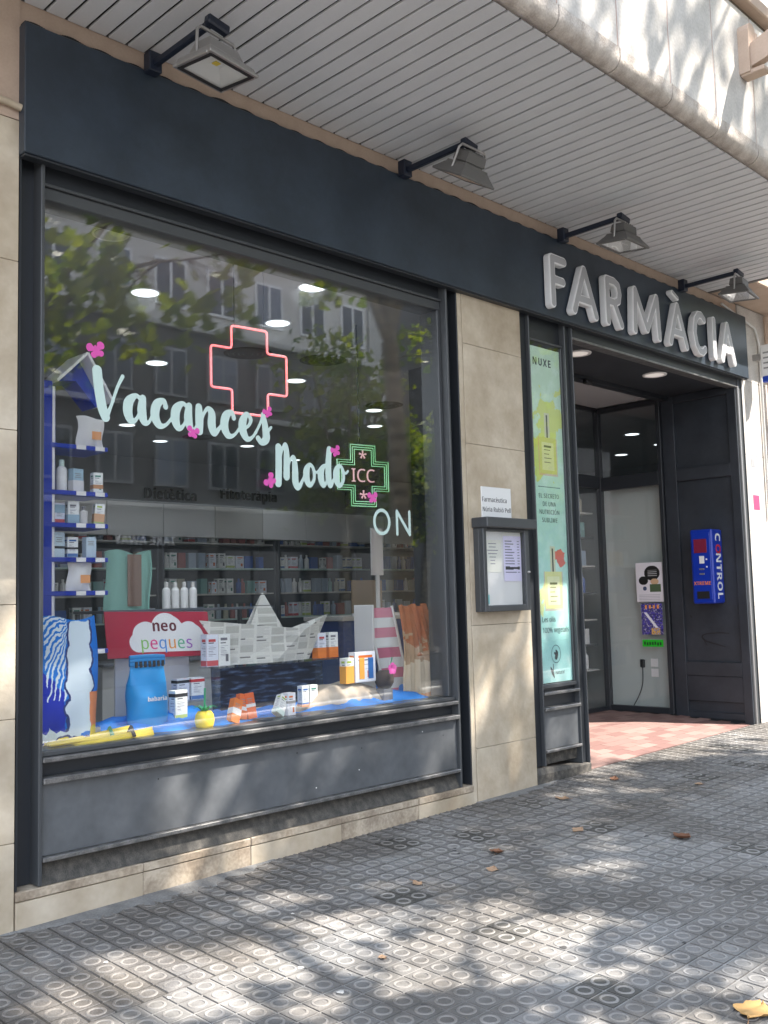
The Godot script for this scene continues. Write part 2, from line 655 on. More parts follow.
func make_materials() -> void:
	var stone_n := bump(31, 0.05, 2.0)
	M.stone = textured(grain(3, Color(0.53, 0.45, 0.345), Color(0.66, 0.58, 0.46), 0.006, 0.08, 0.75, 512, 1.3), 0.9, 0.62, stone_n, 0.25)
	M.stone_b = textured(grain(4, Color(0.50, 0.42, 0.32), Color(0.64, 0.56, 0.44), 0.005, 0.06, 0.8, 512, 1.5), 0.8, 0.62, stone_n, 0.25)
	M.plinth = textured(grain(5, Color(0.30, 0.24, 0.18), Color(0.60, 0.51, 0.40), 0.008, 0.07, 0.65, 512, 2.0), 1.1, 0.7, stone_n, 0.35)
	M.plaster = textured(grain(6, Color(0.44, 0.33, 0.25), Color(0.55, 0.42, 0.33), 0.01, 0.09, 0.6), 1.2, 0.85)
	M.pale_stone = textured(grain(8, Color(0.46, 0.43, 0.395), Color(0.64, 0.60, 0.555), 0.008, 0.09, 0.55, 512, 1.6), 0.9, 0.75, stone_n, 0.25)
	M.roll_stone = textured(grain(9, Color(0.36, 0.31, 0.27), Color(0.62, 0.56, 0.50), 0.012, 0.12, 0.6, 512, 1.8), 1.3, 0.85, bump(32, 0.08, 3.0), 0.6)
	M.pointing = mat(0.44, 0.32, 0.28, 0.9)
	M.gum = mat(0.055, 0.052, 0.05, 0.8)
	M.gum_pale = mat(0.5, 0.48, 0.45, 0.8)
	M.joint = mat(0.16, 0.13, 0.10, 0.9)
	M.slat = textured(grain(11, Color(0.60, 0.605, 0.62), Color(0.68, 0.685, 0.70), 0.006, 0.15, 0.6), 0.8, 0.5)
	M.slat_gap = mat(0.02, 0.02, 0.02, 0.9)
	M.fascia = textured(grain(12, Color(0.027, 0.039, 0.056), Color(0.038, 0.053, 0.073), 0.006, 0.12, 0.7), 0.7, 0.42)
	M.frame = mat(0.022, 0.025, 0.030, 0.42)
	M.frame_grey = mat(0.06, 0.064, 0.068, 0.38)
	M.lip = textured(grain(13, Color(0.10, 0.10, 0.10), Color(0.30, 0.29, 0.28), 0.012, 0.12, 0.6, 512, 1.6), 1.5, 0.35, null, 0.5, 0.45)
	M.panel = textured(grain(14, Color(0.105, 0.112, 0.120), Color(0.145, 0.152, 0.160), 0.006, 0.06, 0.8, 512, 1.3), 0.8, 0.42)
	M.grime = textured(grain(15, Color(0.035, 0.033, 0.030), Color(0.14, 0.125, 0.105), 0.02, 0.15, 0.6, 512, 2.0), 1.8, 0.8)
	M.side_wall = textured(grain(16, Color(0.026, 0.031, 0.040), Color(0.040, 0.046, 0.056), 0.007, 0.1, 0.7), 0.8, 0.5)
	M.glass = pane(0.003, 0.0, 0.5, 0.6, 0.58)
	M.clear = pane(0.006, 0.0, 0.5, 0.6, 0.58)
	M.white = mat(0.78, 0.78, 0.77, 0.5)
	M.off_white = mat(0.62, 0.61, 0.58, 0.6)
	M.paper = mat(0.74, 0.74, 0.73, 0.85)
	M.silver = mat(0.80, 0.80, 0.80, 0.4)
	M.metal = mat(0.42, 0.41, 0.40, 0.4, 0.8)
	M.lamp_grey = mat(0.15, 0.146, 0.14, 0.55, 0.3)
	M.black = mat(0.015, 0.015, 0.016, 0.45)
	M.navy = mat(0.012, 0.018, 0.034, 0.4)
	M.blue = mat(0.012, 0.055, 0.42, 0.35)
	M.royal = mat(0.008, 0.035, 0.36, 0.3)
	M.red = mat(0.55, 0.03, 0.04, 0.5)
	M.pink = mat(0.72, 0.10, 0.42, 0.5)
	M.orange = mat(0.75, 0.20, 0.03, 0.5)
	M.yellow = mat(0.80, 0.60, 0.03, 0.55)
	M.green = mat(0.03, 0.32, 0.14, 0.5)
	M.mint = mat(0.56, 0.71, 0.66, 0.55)
	M.ink = mat(0.02, 0.02, 0.022, 0.7)
	M.grey = mat(0.28, 0.28, 0.28, 0.6)
	M.dark_shelf = mat(0.10, 0.11, 0.13, 0.5)
	M.room_wall = mat(0.36, 0.38, 0.40, 0.8)
	M.room_floor = mat(0.30, 0.29, 0.28, 0.35)
	M.room_ceiling = mat(0.34, 0.35, 0.36, 0.85)
	M.pink_ceiling = mat(0.70, 0.58, 0.54, 0.85)
	M.bark = textured(grain(21, Color(0.10, 0.085, 0.06), Color(0.30, 0.27, 0.21), 0.02, 0.08, 0.7, 256, 1.8), 1.2, 0.9)
	var leaf := StandardMaterial3D.new()
	leaf.vertex_color_use_as_albedo = true
	leaf.roughness = 0.5
	leaf.backlight_enabled = true
	leaf.backlight = Color(0.95, 1.0, 0.30)
	leaf.cull_mode = BaseMaterial3D.CULL_DISABLED
	M.leaf = leaf
	M.lamp_glow = glow(0.93, 0.98, 1.0, 0.7)
	M.lobby_glow = glow(1.0, 0.95, 0.9, 0.12)
	M.board_white = mat(0.46, 0.51, 0.485, 0.7)
	M.reflector = mat(0.72, 0.72, 0.70, 0.5)
	M.letter_face = mat(0.40, 0.40, 0.41, 0.5)
	M.win_far = mat(0.045, 0.055, 0.065, 0.08)
	M.win_far_b = mat(0.12, 0.15, 0.19, 0.12)
	M.acrylic = pane(0.03, 0.0, 0.7, 0.8, 0.85)
	M.neon = glow(1.0, 0.09, 0.08, 0.5)
	M.led_green = glow(0.05, 0.85, 0.35, 0.22)
	M.led_red = glow(0.8, 0.05, 0.08, 0.18)
	var gz := StandardMaterial3D.new()
	gz.albedo_color = lin(0.015, 0.28, 0.86)
	gz.roughness = 0.7
	gz.backlight_enabled = true
	gz.backlight = Color(0.15, 0.5, 0.9)
	gz.cull_mode = BaseMaterial3D.CULL_DISABLED
	M.gauze = gz
	M.linen = textured(grain(61, Color(0.36, 0.30, 0.23), Color(0.58, 0.50, 0.41), 0.03, 0.2, 0.5, 256), 3.0, 0.9)
	M.asphalt = textured(grain(22, Color(0.030, 0.030, 0.031), Color(0.055, 0.055, 0.057), 0.02, 0.2, 0.4), 0.8, 0.9)
	M.far_wall = textured(grain(23, Color(0.10, 0.097, 0.09), Color(0.16, 0.153, 0.142), 0.006, 0.08, 0.7), 0.3, 0.85)
	M.far_band = mat(0.46, 0.45, 0.42, 0.8)
	M.far_upper = textured(grain(24, Color(0.54, 0.52, 0.48), Color(0.68, 0.66, 0.61), 0.006, 0.08, 0.7), 0.3, 0.85)
	M.far_dark = mat(0.03, 0.03, 0.03, 0.7)
	M.tile_floor = [mat(0.24, 0.145, 0.125, 0.7), mat(0.19, 0.105, 0.092, 0.7), mat(0.28, 0.175, 0.152, 0.7), mat(0.22, 0.135, 0.118, 0.7)]
	var tn := bump(33, 0.12, 3.0)
	M.tile_new = [
		textured(grain(41, Color(0.162, 0.156, 0.149), Color(0.257, 0.251, 0.243), 0.006, 0.16, 0.55, 512, 1.5), 1.6, 0.8, tn, 0.4),
		textured(grain(42, Color(0.147, 0.143, 0.137), Color(0.234, 0.228, 0.221), 0.006, 0.16, 0.55, 512, 1.5), 1.4, 0.8, tn, 0.4)]
	M.ring_new = textured(grain(43, Color(0.237, 0.230, 0.220), Color(0.389, 0.377, 0.362), 0.01, 0.16, 0.5), 1.5, 0.8)
	M.tile_old = [
		textured(grain(44, Color(0.132, 0.125, 0.116), Color(0.264, 0.251, 0.237), 0.007, 0.16, 0.55, 512, 1.9), 1.5, 0.85, tn, 0.6),
		textured(grain(45, Color(0.139, 0.131, 0.125), Color(0.243, 0.235, 0.227), 0.007, 0.16, 0.55, 512, 1.9), 1.3, 0.85, tn, 0.6)]
	M.ring_old = textured(grain(46, Color(0.195, 0.186, 0.175), Color(0.389, 0.372, 0.353), 0.012, 0.16, 0.55, 512, 1.9), 1.5, 0.85)
	for kind in ["tile_new", "tile_old"]:
		for shade in [1.32, 0.74]:
			var v: StandardMaterial3D = M[kind][0].duplicate()
			v.albedo_color = Color(shade, shade, shade * 0.98) if shade < 1.0 else Color(1, 1, 1)
			if shade > 1.0: v.albedo_texture = grain(50 if kind == "tile_new" else 51, Color(0.17, 0.167, 0.16), Color(0.27, 0.265, 0.255), 0.006, 0.16, 0.55, 256, 1.4)
			M[kind].append(v)
	M.bed = textured(grain(47, Color(0.221, 0.216, 0.208), Color(0.390, 0.381, 0.367), 0.01, 0.15, 0.5), 1.6, 0.95)
	M.bed_old = textured(grain(48, Color(0.045, 0.042, 0.038), Color(0.13, 0.122, 0.11), 0.01, 0.15, 0.5), 1.6, 0.95)
	M.cement = textured(grain(49, Color(0.14, 0.137, 0.132), Color(0.25, 0.245, 0.235), 0.01, 0.12, 0.6, 512, 1.8), 1.2, 0.9, tn, 0.6)
	for m in M.tile_new + M.tile_old + [M.ring_new, M.ring_old, M.bed, M.bed_old]:
		soiled(m, 71, Color(0.50, 0.47, 0.44), Color(1.0, 1.0, 1.0), 0.27, 2.2)
	for m in [M.stone, M.stone_b, M.plinth]:
		soiled(m, 72, Color(0.74, 0.70, 0.64), Color(1.0, 1.0, 1.0), 0.35, 1.8)
	for m in [M.fascia, M.panel, M.side_wall]:
		soiled(m, 73, Color(0.72, 0.72, 0.72), Color(1.0, 1.0, 1.0), 0.5, 2.0)

# large blotches of dirt and wear laid over the finer grain
func soiled(m: StandardMaterial3D, seed_: int, lo: Color, hi: Color, scale: float, contrast := 1.8) -> void:
	if not cache.has("soil%d" % seed_):
		cache["soil%d" % seed_] = grain(seed_, lo, hi, 0.008, 0.05, 0.7, 512, contrast)
	m.detail_enabled = true
	m.detail_blend_mode = BaseMaterial3D.BLEND_MODE_MUL
	m.detail_albedo = cache["soil%d" % seed_]
	m.detail_uv_layer = BaseMaterial3D.DETAIL_UV_2
	m.uv2_triplanar = true
	m.uv2_world_triplanar = true
	m.uv2_scale = Vector3.ONE * scale

# ------------------------------------------------------------------ ground
func slope_basis() -> Basis:
	var ex := Vector3(1, 0.0143, 0).normalized()
	var nn := Vector3(-0.0143, 1, 0.0341).normalized()
	return Basis(ex, nn, ex.cross(nn)).orthonormalized()

func ground_sheet(x0: float, x1: float, z0: float, z1: float, lift: float, nx := 1) -> MB:
	var b := MB.new()
	for k in nx:
		var xa := lerpf(x0, x1, float(k) / nx)
		var xb := lerpf(x0, x1, float(k + 1) / nx)
		b.quad(Vector3(xa, gy(xa, z0) + lift, z0), Vector3(xb, gy(xb, z0) + lift, z0), Vector3(xb, gy(xb, z1) + lift, z1), Vector3(xa, gy(xa, z1) + lift, z1), Vector3.UP)
	return b

func cement_patch(parent: Node3D, x0: float, x1: float, z0: float, z1: float) -> void:
	var nz := FastNoiseLite.new()
	nz.seed = int(x0 * 100)
	nz.frequency = 3.0
	var m := MB.new()
	m.sheet(func(u: float, v: float):
		var x := lerpf(x0, x1, u)
		var wide := (z1 - z0) * sin(clampf(u, 0.001, 0.999) * PI) * (0.75 + 0.7 * nz.get_noise_1d(x * 2.0))
		var z := z0 + wide * v
		return Vector3(x, gy(x, z) + lerpf(0.0062, -0.001, v * v * v) + 0.0012 * nz.get_noise_2d(x * 6.0, z * 6.0), z), 60, 8, 0.0, Vector3.UP)
	part(parent, "cement_patch", m, M.cement)

func tile_mesh(variant: int) -> ArrayMesh:
	var pads := MB.new()
	var rings := MB.new()
	var r := RandomNumberGenerator.new()
	r.seed = 900 + variant
	for i in 2:
		for j in 2:
			var cx := (i - 0.5) * 0.1
			var cz := (j - 0.5) * 0.1
			var h := 0.0468
			var ch := 0.0022
			var y := 0.0
			var top := [Vector3(cx - h + ch, y, cz - h + ch), Vector3(cx + h - ch, y, cz - h + ch), Vector3(cx + h - ch, y, cz + h - ch), Vector3(cx - h + ch, y, cz + h - ch)]
			var bot := [Vector3(cx - h, y - 0.006, cz - h), Vector3(cx + h, y - 0.006, cz - h), Vector3(cx + h, y - 0.006, cz + h), Vector3(cx - h, y - 0.006, cz + h)]
			pads.quad(top[0], top[1], top[2], top[3], Vector3.UP)
			for k in 4:
				var q := (k + 1) % 4
				pads.quad(bot[k], bot[q], top[q], top[k], (bot[k] + bot[q]) * 0.5 - Vector3(cx, -0.02, cz))
			var prof := [Vector2(0.0235, 0.0002), Vector2(0.0262, 0.0030), Vector2(0.0325, 0.0030), Vector2(0.0352, 0.0002)]
			var seg := 18
			for k in prof.size() - 1:
				for s in seg:
					var a0 := TAU * s / seg
					var a1 := TAU * (s + 1) / seg
					var d0 := Vector3(cos(a0), 0, sin(a0))
					var d1 := Vector3(cos(a1), 0, sin(a1))
					var c := Vector3(cx, 0, cz)
					var lift := Vector3(0, r.randf_range(-0.0004, 0.0002), 0) if k == 1 else Vector3.ZERO
					var p: Vector2 = prof[k]
					var q: Vector2 = prof[k + 1]
					rings.quad(c + d0 * p.x + Vector3(0, p.y, 0) + lift, c + d1 * p.x + Vector3(0, p.y, 0) + lift, c + d1 * q.x + Vector3(0, q.y, 0) + lift, c + d0 * q.x + Vector3(0, q.y, 0) + lift, Vector3.UP)
	var am := ArrayMesh.new()
	pads.add_to(am)
	rings.add_to(am)
	return am

func build_ground() -> void:
	var g := MB.new()
	for k in 8:
		var xa := -200.0 + k * 50.0
		g.quad(Vector3(xa, gy(xa, 6) - 0.35, -150), Vector3(xa + 50, gy(xa + 50, 6) - 0.35, -150), Vector3(xa + 50, gy(xa + 50, 6) - 0.35, 250), Vector3(xa, gy(xa, 6) - 0.35, 250), Vector3.UP)
	structure("ground", g, M.asphalt)
	var edge_old := 0.965
	var kerb_z := 6.4
	# pavement: mortar bed in two ages, panot tiles on it
	var pav := structure("pavement", ground_sheet(-30, 60, edge_old, kerb_z, -0.004, 6), M.bed)
	part(pav, "old_mortar_bed", ground_sheet(-30, 60, 0.0, edge_old, -0.004, 6), M.bed_old)
	cement_patch(pav, 1.80, 3.25, 0.0, 0.15)
	cement_patch(pav, 4.85, 5.75, 0.0, 0.10)
	var kerb := MB.new()
	for k in 30:
		var x := -12.0 + k * 1.2
		kerb.box(Transform3D(slope_basis(), Vector3(x, gy(x, kerb_z) - 0.075, kerb_z + 0.08)), Vector3(1.19, 0.15, 0.16), 0.012)
	part(pav, "kerb", kerb, M.off_white)
	var spots: Array = []
	var bs := slope_basis()
	for row in range(0, 31):
		var old := row < 5
		for col in range(-4, 64):
			var x := 0.655 + col * 0.2 + (0.03 if old else 0.0)
			var z := edge_old - 0.1 - row * 0.2 if old else edge_old + 0.1 + (row - 5) * 0.2
			var p := Vector3(x, gy(x, z), z)
			var s := on_screen(p)
			var area := 0.0
			if s.z > 0.0 and s.x > -25 and s.x < 793 and s.y < 1050 and s.y > 500:
				area = 1.0 / (s.z * s.z) * maxf(0.15, CAM_AT.y - p.y) / s.z
			spots.append([area, p, old, (col * 7 + row * 13 + (col * row) % 5) % 4])
	spots.sort_custom(func(a, b): return a[0] > b[0])
	var meshes := [tile_mesh(0), tile_mesh(1)]
	var rest := {}
	for k in spots.size():
		var s: Array = spots[k]
		var kind := ("old" if s[2] else "new") + str(s[3] % 2)
		var tilt := Basis.from_euler(Vector3(rng.randfn(0, 0.0035), 0, rng.randfn(0, 0.0035)) * (1.8 if s[2] else 1.0))
		var xf := Transform3D(bs * tilt * Basis(Vector3.UP, PI / 2 * s[3]), s[1] + Vector3(0, rng.randf_range(-0.0012, 0.0012), 0))
		if k < 300:
			var o := place(pav, "paving_tile", meshes[s[3] % 2], null, xf)
			o.set_surface_override_material(0, (M.tile_old if s[2] else M.tile_new)[(k / 2) % 2 if rng.randf() > 0.10 else 2 + k % 2])
			o.set_surface_override_material(1, M.ring_old if s[2] else M.ring_new)
		else:
			if not rest.has(kind): rest[kind] = []
			rest[kind].append(xf)
	for kind in rest:
		var mm := MultiMesh.new()
		mm.transform_format = MultiMesh.TRANSFORM_3D
		var src: ArrayMesh = tile_mesh(0 if kind.ends_with("0") else 1)
		var old: bool = kind.begins_with("old")
		src.surface_set_material(0, (M.tile_old if old else M.tile_new)[0 if kind.ends_with("0") else 1])
		src.surface_set_material(1, M.ring_old if old else M.ring_new)
		mm.mesh = src
		mm.instance_count = rest[kind].size()
		for k in rest[kind].size():
			mm.set_instance_transform(k, rest[kind][k])
		var mi := MultiMeshInstance3D.new()
		mi.multimesh = mm
		mi.name = numbered(pav, "farther_paving_tiles")
		pav.add_child(mi, true)
		tag(mi, "", "", "", "stuff")
	for k in 46:
		var x := rng.randf_range(1.9, 7.5)
		var z := rng.randf_range(0.2, 2.4)
		var gm := MB.new()
		var rr := rng.randf_range(0.006, 0.017)
		gm.lathe(Transform3D(bs * Basis(Vector3.UP, rng.randf() * TAU), Vector3(x, gy(x, z) + 0.0012, z)), [Vector2(0, 0.0018), Vector2(rr * 0.7, 0.0014), Vector2(rr, 0.0)], 9, 0.22)
		part(pav, "gum_spot", gm, M.gum_pale if k % 5 == 0 else M.gum)
	# road and the pavement across it
	structure("road", ground_sheet(-60, 90, kerb_z + 0.16, 15.0, -0.14, 6), M.asphalt)
	var far := MB.new()
	for k in 6:
		var xa := -60.0 + k * 25.0
		var ya := gy(xa, 15.0)
		var yb := gy(xa + 25.0, 15.0)
		far.quad(Vector3(xa, ya, 15.0), Vector3(xa + 25, yb, 15.0), Vector3(xa + 25, yb + 0.05, 19.0), Vector3(xa, ya + 0.05, 19.0), Vector3.UP)
		far.quad(Vector3(xa, ya - 0.15, 15.0), Vector3(xa + 25, yb - 0.15, 15.0), Vector3(xa + 25, yb, 15.0), Vector3(xa, ya, 15.0), Vector3(0, 0, -1))
	structure("far_pavement", far, M.asphalt)

# ------------------------------------------------------------------ the building that holds the shop
func slab(parent: Node3D, called: String, x0: float, x1: float, y0: float, y1: float, z0: float, z1: float, m: Material) -> void:
	cuboid(parent, called, Vector3(x0 + 0.0012, y0 + 0.0012, z0), Vector3(x1 - 0.0012, y1 - 0.0012, z1), m, 0.0018)

func build_building() -> void:
	var b := thing("apartment_building", "cream stone-clad apartment building with a grey slatted balcony soffit above the shop", "building", Vector3(1.0, 0.15, 0))
	# cores behind the cladding
	var core := MB.new()
	core.bb(Vector3(-6, -0.3, -0.32), Vector3(1.866, 4.23, -0.032))
	core.bb(Vector3(4.852, -0.3, -0.32), Vector3(5.497, 4.0, -0.032))
	core.bb(Vector3(8.955, -0.3, -0.32), Vector3(16, 4.23, -0.032))
	part(b, "wall_core", core, M.joint)
	var lintel := MB.new()
	lintel.bb(Vector3(1.866, 3.56, -0.32), Vector3(8.955, 4.236, -0.012), 0.0)
	lintel.bb(Vector3(-6, 3.668, -0.032), Vector3(1.866, 4.236, -0.004), 0.0)
	part(b, "lintel", lintel, M.plaster)
	# upper storeys
	var up := MB.new()
	up.bb(Vector3(-6, 4.27, -9.5), Vector3(16, 17.0, -0.01))
	part(b, "upper_wall", up, M.pale_stone)
	# cladding left of the window
	var ys := [0.0, 0.53, 1.04, 1.52, 2.27, 3.02, 3.664]
	var xs := [-1.6, -0.45, 0.70, 1.864]
	for i in xs.size() - 1:
		for j in ys.size() - 1:
			slab(b, "stone_slab", xs[i], xs[i + 1], maxf(ys[j], gy(xs[i], 0) - 0.03), ys[j + 1], -0.03, 0.0, M.stone if (i + j) % 2 == 0 else M.stone_b)
	# pillar between window and entrance
	var py := [0.19, 0.545, 1.32, 2.50, 3.165, 3.555]
	for j in py.size() - 1:
		slab(b, "stone_slab", 4.868, 5.497, py[j], py[j + 1], -0.03, 0.0, M.stone_b if j % 2 == 0 else M.stone)
	cuboid(b, "edge_strip", Vector3(4.828, 0.20, -0.05), Vector3(4.866, 3.555, -0.004), M.stone, 0.002)
	# plinth under the window
	cuboid(b, "plinth_top", Vector3(1.868, 0.287, -0.20), Vector3(2.47, 0.327, 0.006), M.plinth, 0.004)
	var px := [1.868, 2.47, 3.085, 3.70, 4.32, 4.826]
	for k in range(1, px.size() - 1):
		cuboid(b, "plinth_top", Vector3(px[k] + 0.0015, 0.287, -0.20), Vector3(px[k + 1], 0.327 - 0.002 * (k % 2), 0.006 - 0.002 * (k % 2)), M.plinth, 0.004)
	for k in px.size() - 1:
		cuboid(b, "plinth_slab", Vector3(px[k] + 0.001, 0.10, -0.20), Vector3(px[k + 1] - 0.001, 0.284, 0.003 - 0.002 * (k % 2)), M.plinth if k % 2 else M.stone_b, 0.002)
	# sunlit wall right of the entrance
	var ry := [0.2, 0.62, 1.34, 2.06, 2.78, 3.50, 4.232]
	for j in ry.size() - 1:
		slab(b, "stone_slab", 8.957, 9.60, ry[j], ry[j + 1], -0.03, 0.0, M.pale_stone)
		slab(b, "stone_slab", 9.60, 10.6, ry[j], ry[j + 1], -0.03, 0.0, M.pale_stone)
	# shallow overhang beyond the balcony
	cuboid(b, "eave", Vector3(8.44, 4.236, -0.01), Vector3(16, 4.42, 0.42), M.plaster, 0.01)
	# slatted soffit
	var n_slat := 74
	var x_end := 8.38
	for k in n_slat:
		var x := x_end - 0.105 * k
		cuboid(b, "soffit_slat", Vector3(x - 0.0905, 4.232, -0.008), Vector3(x, 4.246, 1.438), M.slat, 0.003).transform *= Transform3D(Basis.from_euler(Vector3(rng.randfn(0, 0.0006), rng.randfn(0, 0.0007), rng.randfn(0, 0.006))), Vector3(0, rng.randf_range(0.0, 0.0016), 0))
	cuboid(b, "soffit_backing", Vector3(0.4, 4.300, -0.01), Vector3(8.38, 4.306, 1.44), M.slat_gap)
	cuboid(b, "soffit_end_trim", Vector3(8.382, 4.228, -0.006), Vector3(8.43, 4.27, 1.44), M.lamp_grey, 0.004)
	cuboid(b, "wall_trim", Vector3(0.4, 4.2365, -0.011), Vector3(8.38, 4.299, -0.0085), M.lamp_grey)
	# balcony slab and parapet panels with a rounded lower edge
	cuboid(b, "balcony_slab", Vector3(0.0, 4.31, -0.01), Vector3(8.43, 4.42, 1.40), M.plaster)
	var prof: Array = []
	prof.append(Vector2(1.441, 4.34))
	prof.append(Vector2(1.441, 4.236))
	for k in 9:
		var a := -PI / 2 + PI / 2 * k / 8.0
		prof.append(Vector2(1.47 + 0.062 * cos(a), 4.296 + 0.062 * sin(a)))
	prof.append(Vector2(1.532, 4.345))
	var roll := extrude_x(prof, 0.540)
	var face := box_mesh(Vector3(0.536, 0.85, 0.075), 0.004)
	for k in 16:
		var x := 0.24 + 0.55 * k
		if x > 8.2: break
		var pp := place(b, "parapet_panel", face, M.pale_stone, at(x + 0.03, 4.775, 1.487))
		place(pp, "rolled_edge", roll, M.roll_stone, at(x + 0.03, 0, 0))
	cuboid(b, "pointing", Vector3(-0.05, 4.36, 1.45), Vector3(8.40, 5.198, 1.5205), M.pointing)
	cuboid(b, "parapet_core", Vector3(-0.05, 4.43, 1.40), Vector3(8.42, 5.20, 1.448), M.joint)
	cuboid(b, "parapet_groove", Vector3(-0.05, 5.203, 1.42), Vector3(8.42, 5.243, 1.505), M.joint)
	cuboid(b, "parapet_coping", Vector3(-0.05, 5.246, 1.40), Vector3(8.44, 5.335, 1.575), M.plaster, 0.008)
	cuboid(b, "parapet_return", Vector3(8.385, 4.275, -0.005), Vector3(8.435, 5.2, 1.39), M.pale_stone, 0.004)
	# upper storey windows above the balcony (seen past the parapet and reflected light)
	for k in 5:
		var x := 1.2 + 3.0 * k
		var w := cuboid(b, "balcony_window", Vector3(x, 4.45, -0.012), Vector3(x + 1.5, 6.7, 0.02), M.far_dark, 0.01)
		w.material_override = M.frame_grey

func extrude_x(prof: Array, w: float) -> ArrayMesh:
	var m := MB.new()
	var ns: Array = []
	for i in prof.size():
		var t: Vector2 = prof[mini(i + 1, prof.size() - 1)] - prof[maxi(i - 1, 0)]
		ns.append(Vector3(0, -t.x, t.y).normalized())
	for i in prof.size() - 1:
		var p: Vector2 = prof[i]
		var q: Vector2 = prof[i + 1]
		var A := Vector3(-w / 2, p.y, p.x)
		var B := Vector3(w / 2, p.y, p.x)
		var C := Vector3(w / 2, q.y, q.x)
		var D := Vector3(-w / 2, q.y, q.x)
		m.tri(A, B, C, ns[i], ns[i], ns[i + 1])
		m.tri(A, C, D, ns[i], ns[i + 1], ns[i + 1])
	for s in [-1.0, 1.0]:
		for i in range(1, prof.size() - 1):
			m.flat(Vector3(s * w / 2, prof[0].y, prof[0].x), Vector3(s * w / 2, prof[i].y, prof[i].x), Vector3(s * w / 2, prof[i + 1].y, prof[i + 1].x), Vector3(s, 0, 0))
	return m.mesh()

# ------------------------------------------------------------------ street: trees and the house across
func build_street() -> void:
	tree("plane_tree", "slender plane tree reflected in the right of the shop window", Vector3(10.3, 0, 5.6), 11, 5.2, 14.6, Vector3(10.6, 12.3, 8.3), Vector3(2.8, 2.4, 2.6), 8200, Vector3(-0.15, 0, 0.1))
	tree("plane_tree", "plane tree whose low bough is reflected at the window's upper left", Vector3(3.6, 0, 5.6), 12, 4.7, 14.2, Vector3(6.5, 12.0, 7.9), Vector3(2.6, 2.3, 2.5), 8200, Vector3(0.5, 0, 0.0), [Vector3(5.7, 4.95, 4.4), Vector3(7.7, 8.6, 3.5)])
	tree("plane_tree", "plane tree farther along the near kerb past the entrance", Vector3(17.0, 0, 5.6), 13, 4.2, 9.8, Vector3(17.0, 7.4, 6.2), Vector3(2.6, 2.6, 2.2), 2200, Vector3(0.1, 0, 0.1))
	tree("plane_tree", "plane tree across the road before the far house", Vector3(18.3, 0, 15.7), 14, 3.6, 10.0, Vector3(18.6, 7.0, 15.2), Vector3(2.8, 3.0, 2.2), 2600, Vector3(0.2, 0, -0.1))
	tree("plane_tree", "dense plane tree across the road beside the far house corner", Vector3(21.6, 0, 15.7), 15, 3.3, 10.5, Vector3(22.4, 5.8, 15.4), Vector3(3.2, 3.8, 2.4), 6500, Vector3(0.3, 0, 0.0))
	tree("plane_tree", "dark plane tree far down the opposite pavement", Vector3(27.5, 0, 16.0), 16, 3.0, 11.0, Vector3(28.0, 5.8, 16.2), Vector3(3.6, 4.2, 2.8), 6500, Vector3(0.0, 0, 0.0))
	far_house()

# gaps between the boughs through which the sun reaches the pavement: x, y, z of the lit spot and the gap's radius
const SUN_GAPS := [[2.90, 0.10, 1.55, 0.30], [3.35, 0.12, 1.45, 0.26], [2.45, 0.14, 1.12, 0.20], [1.80, 0.13, 0.88, 0.22], [4.25, 0.15, 1.38, 0.20], [2.70, 0.6, 0.0, 0.12], [2.95, 0.6, 0.0, 0.10], [4.58, 0.6, 0.0, 0.10], [5.1, 5.0, 4.5, 0.9], [7.2, 0.3, -0.3, 0.7], [8.2, 0.3, -0.4, 0.5]]
var to_sun := Vector3(0.88, 1.72, 1.0).normalized()

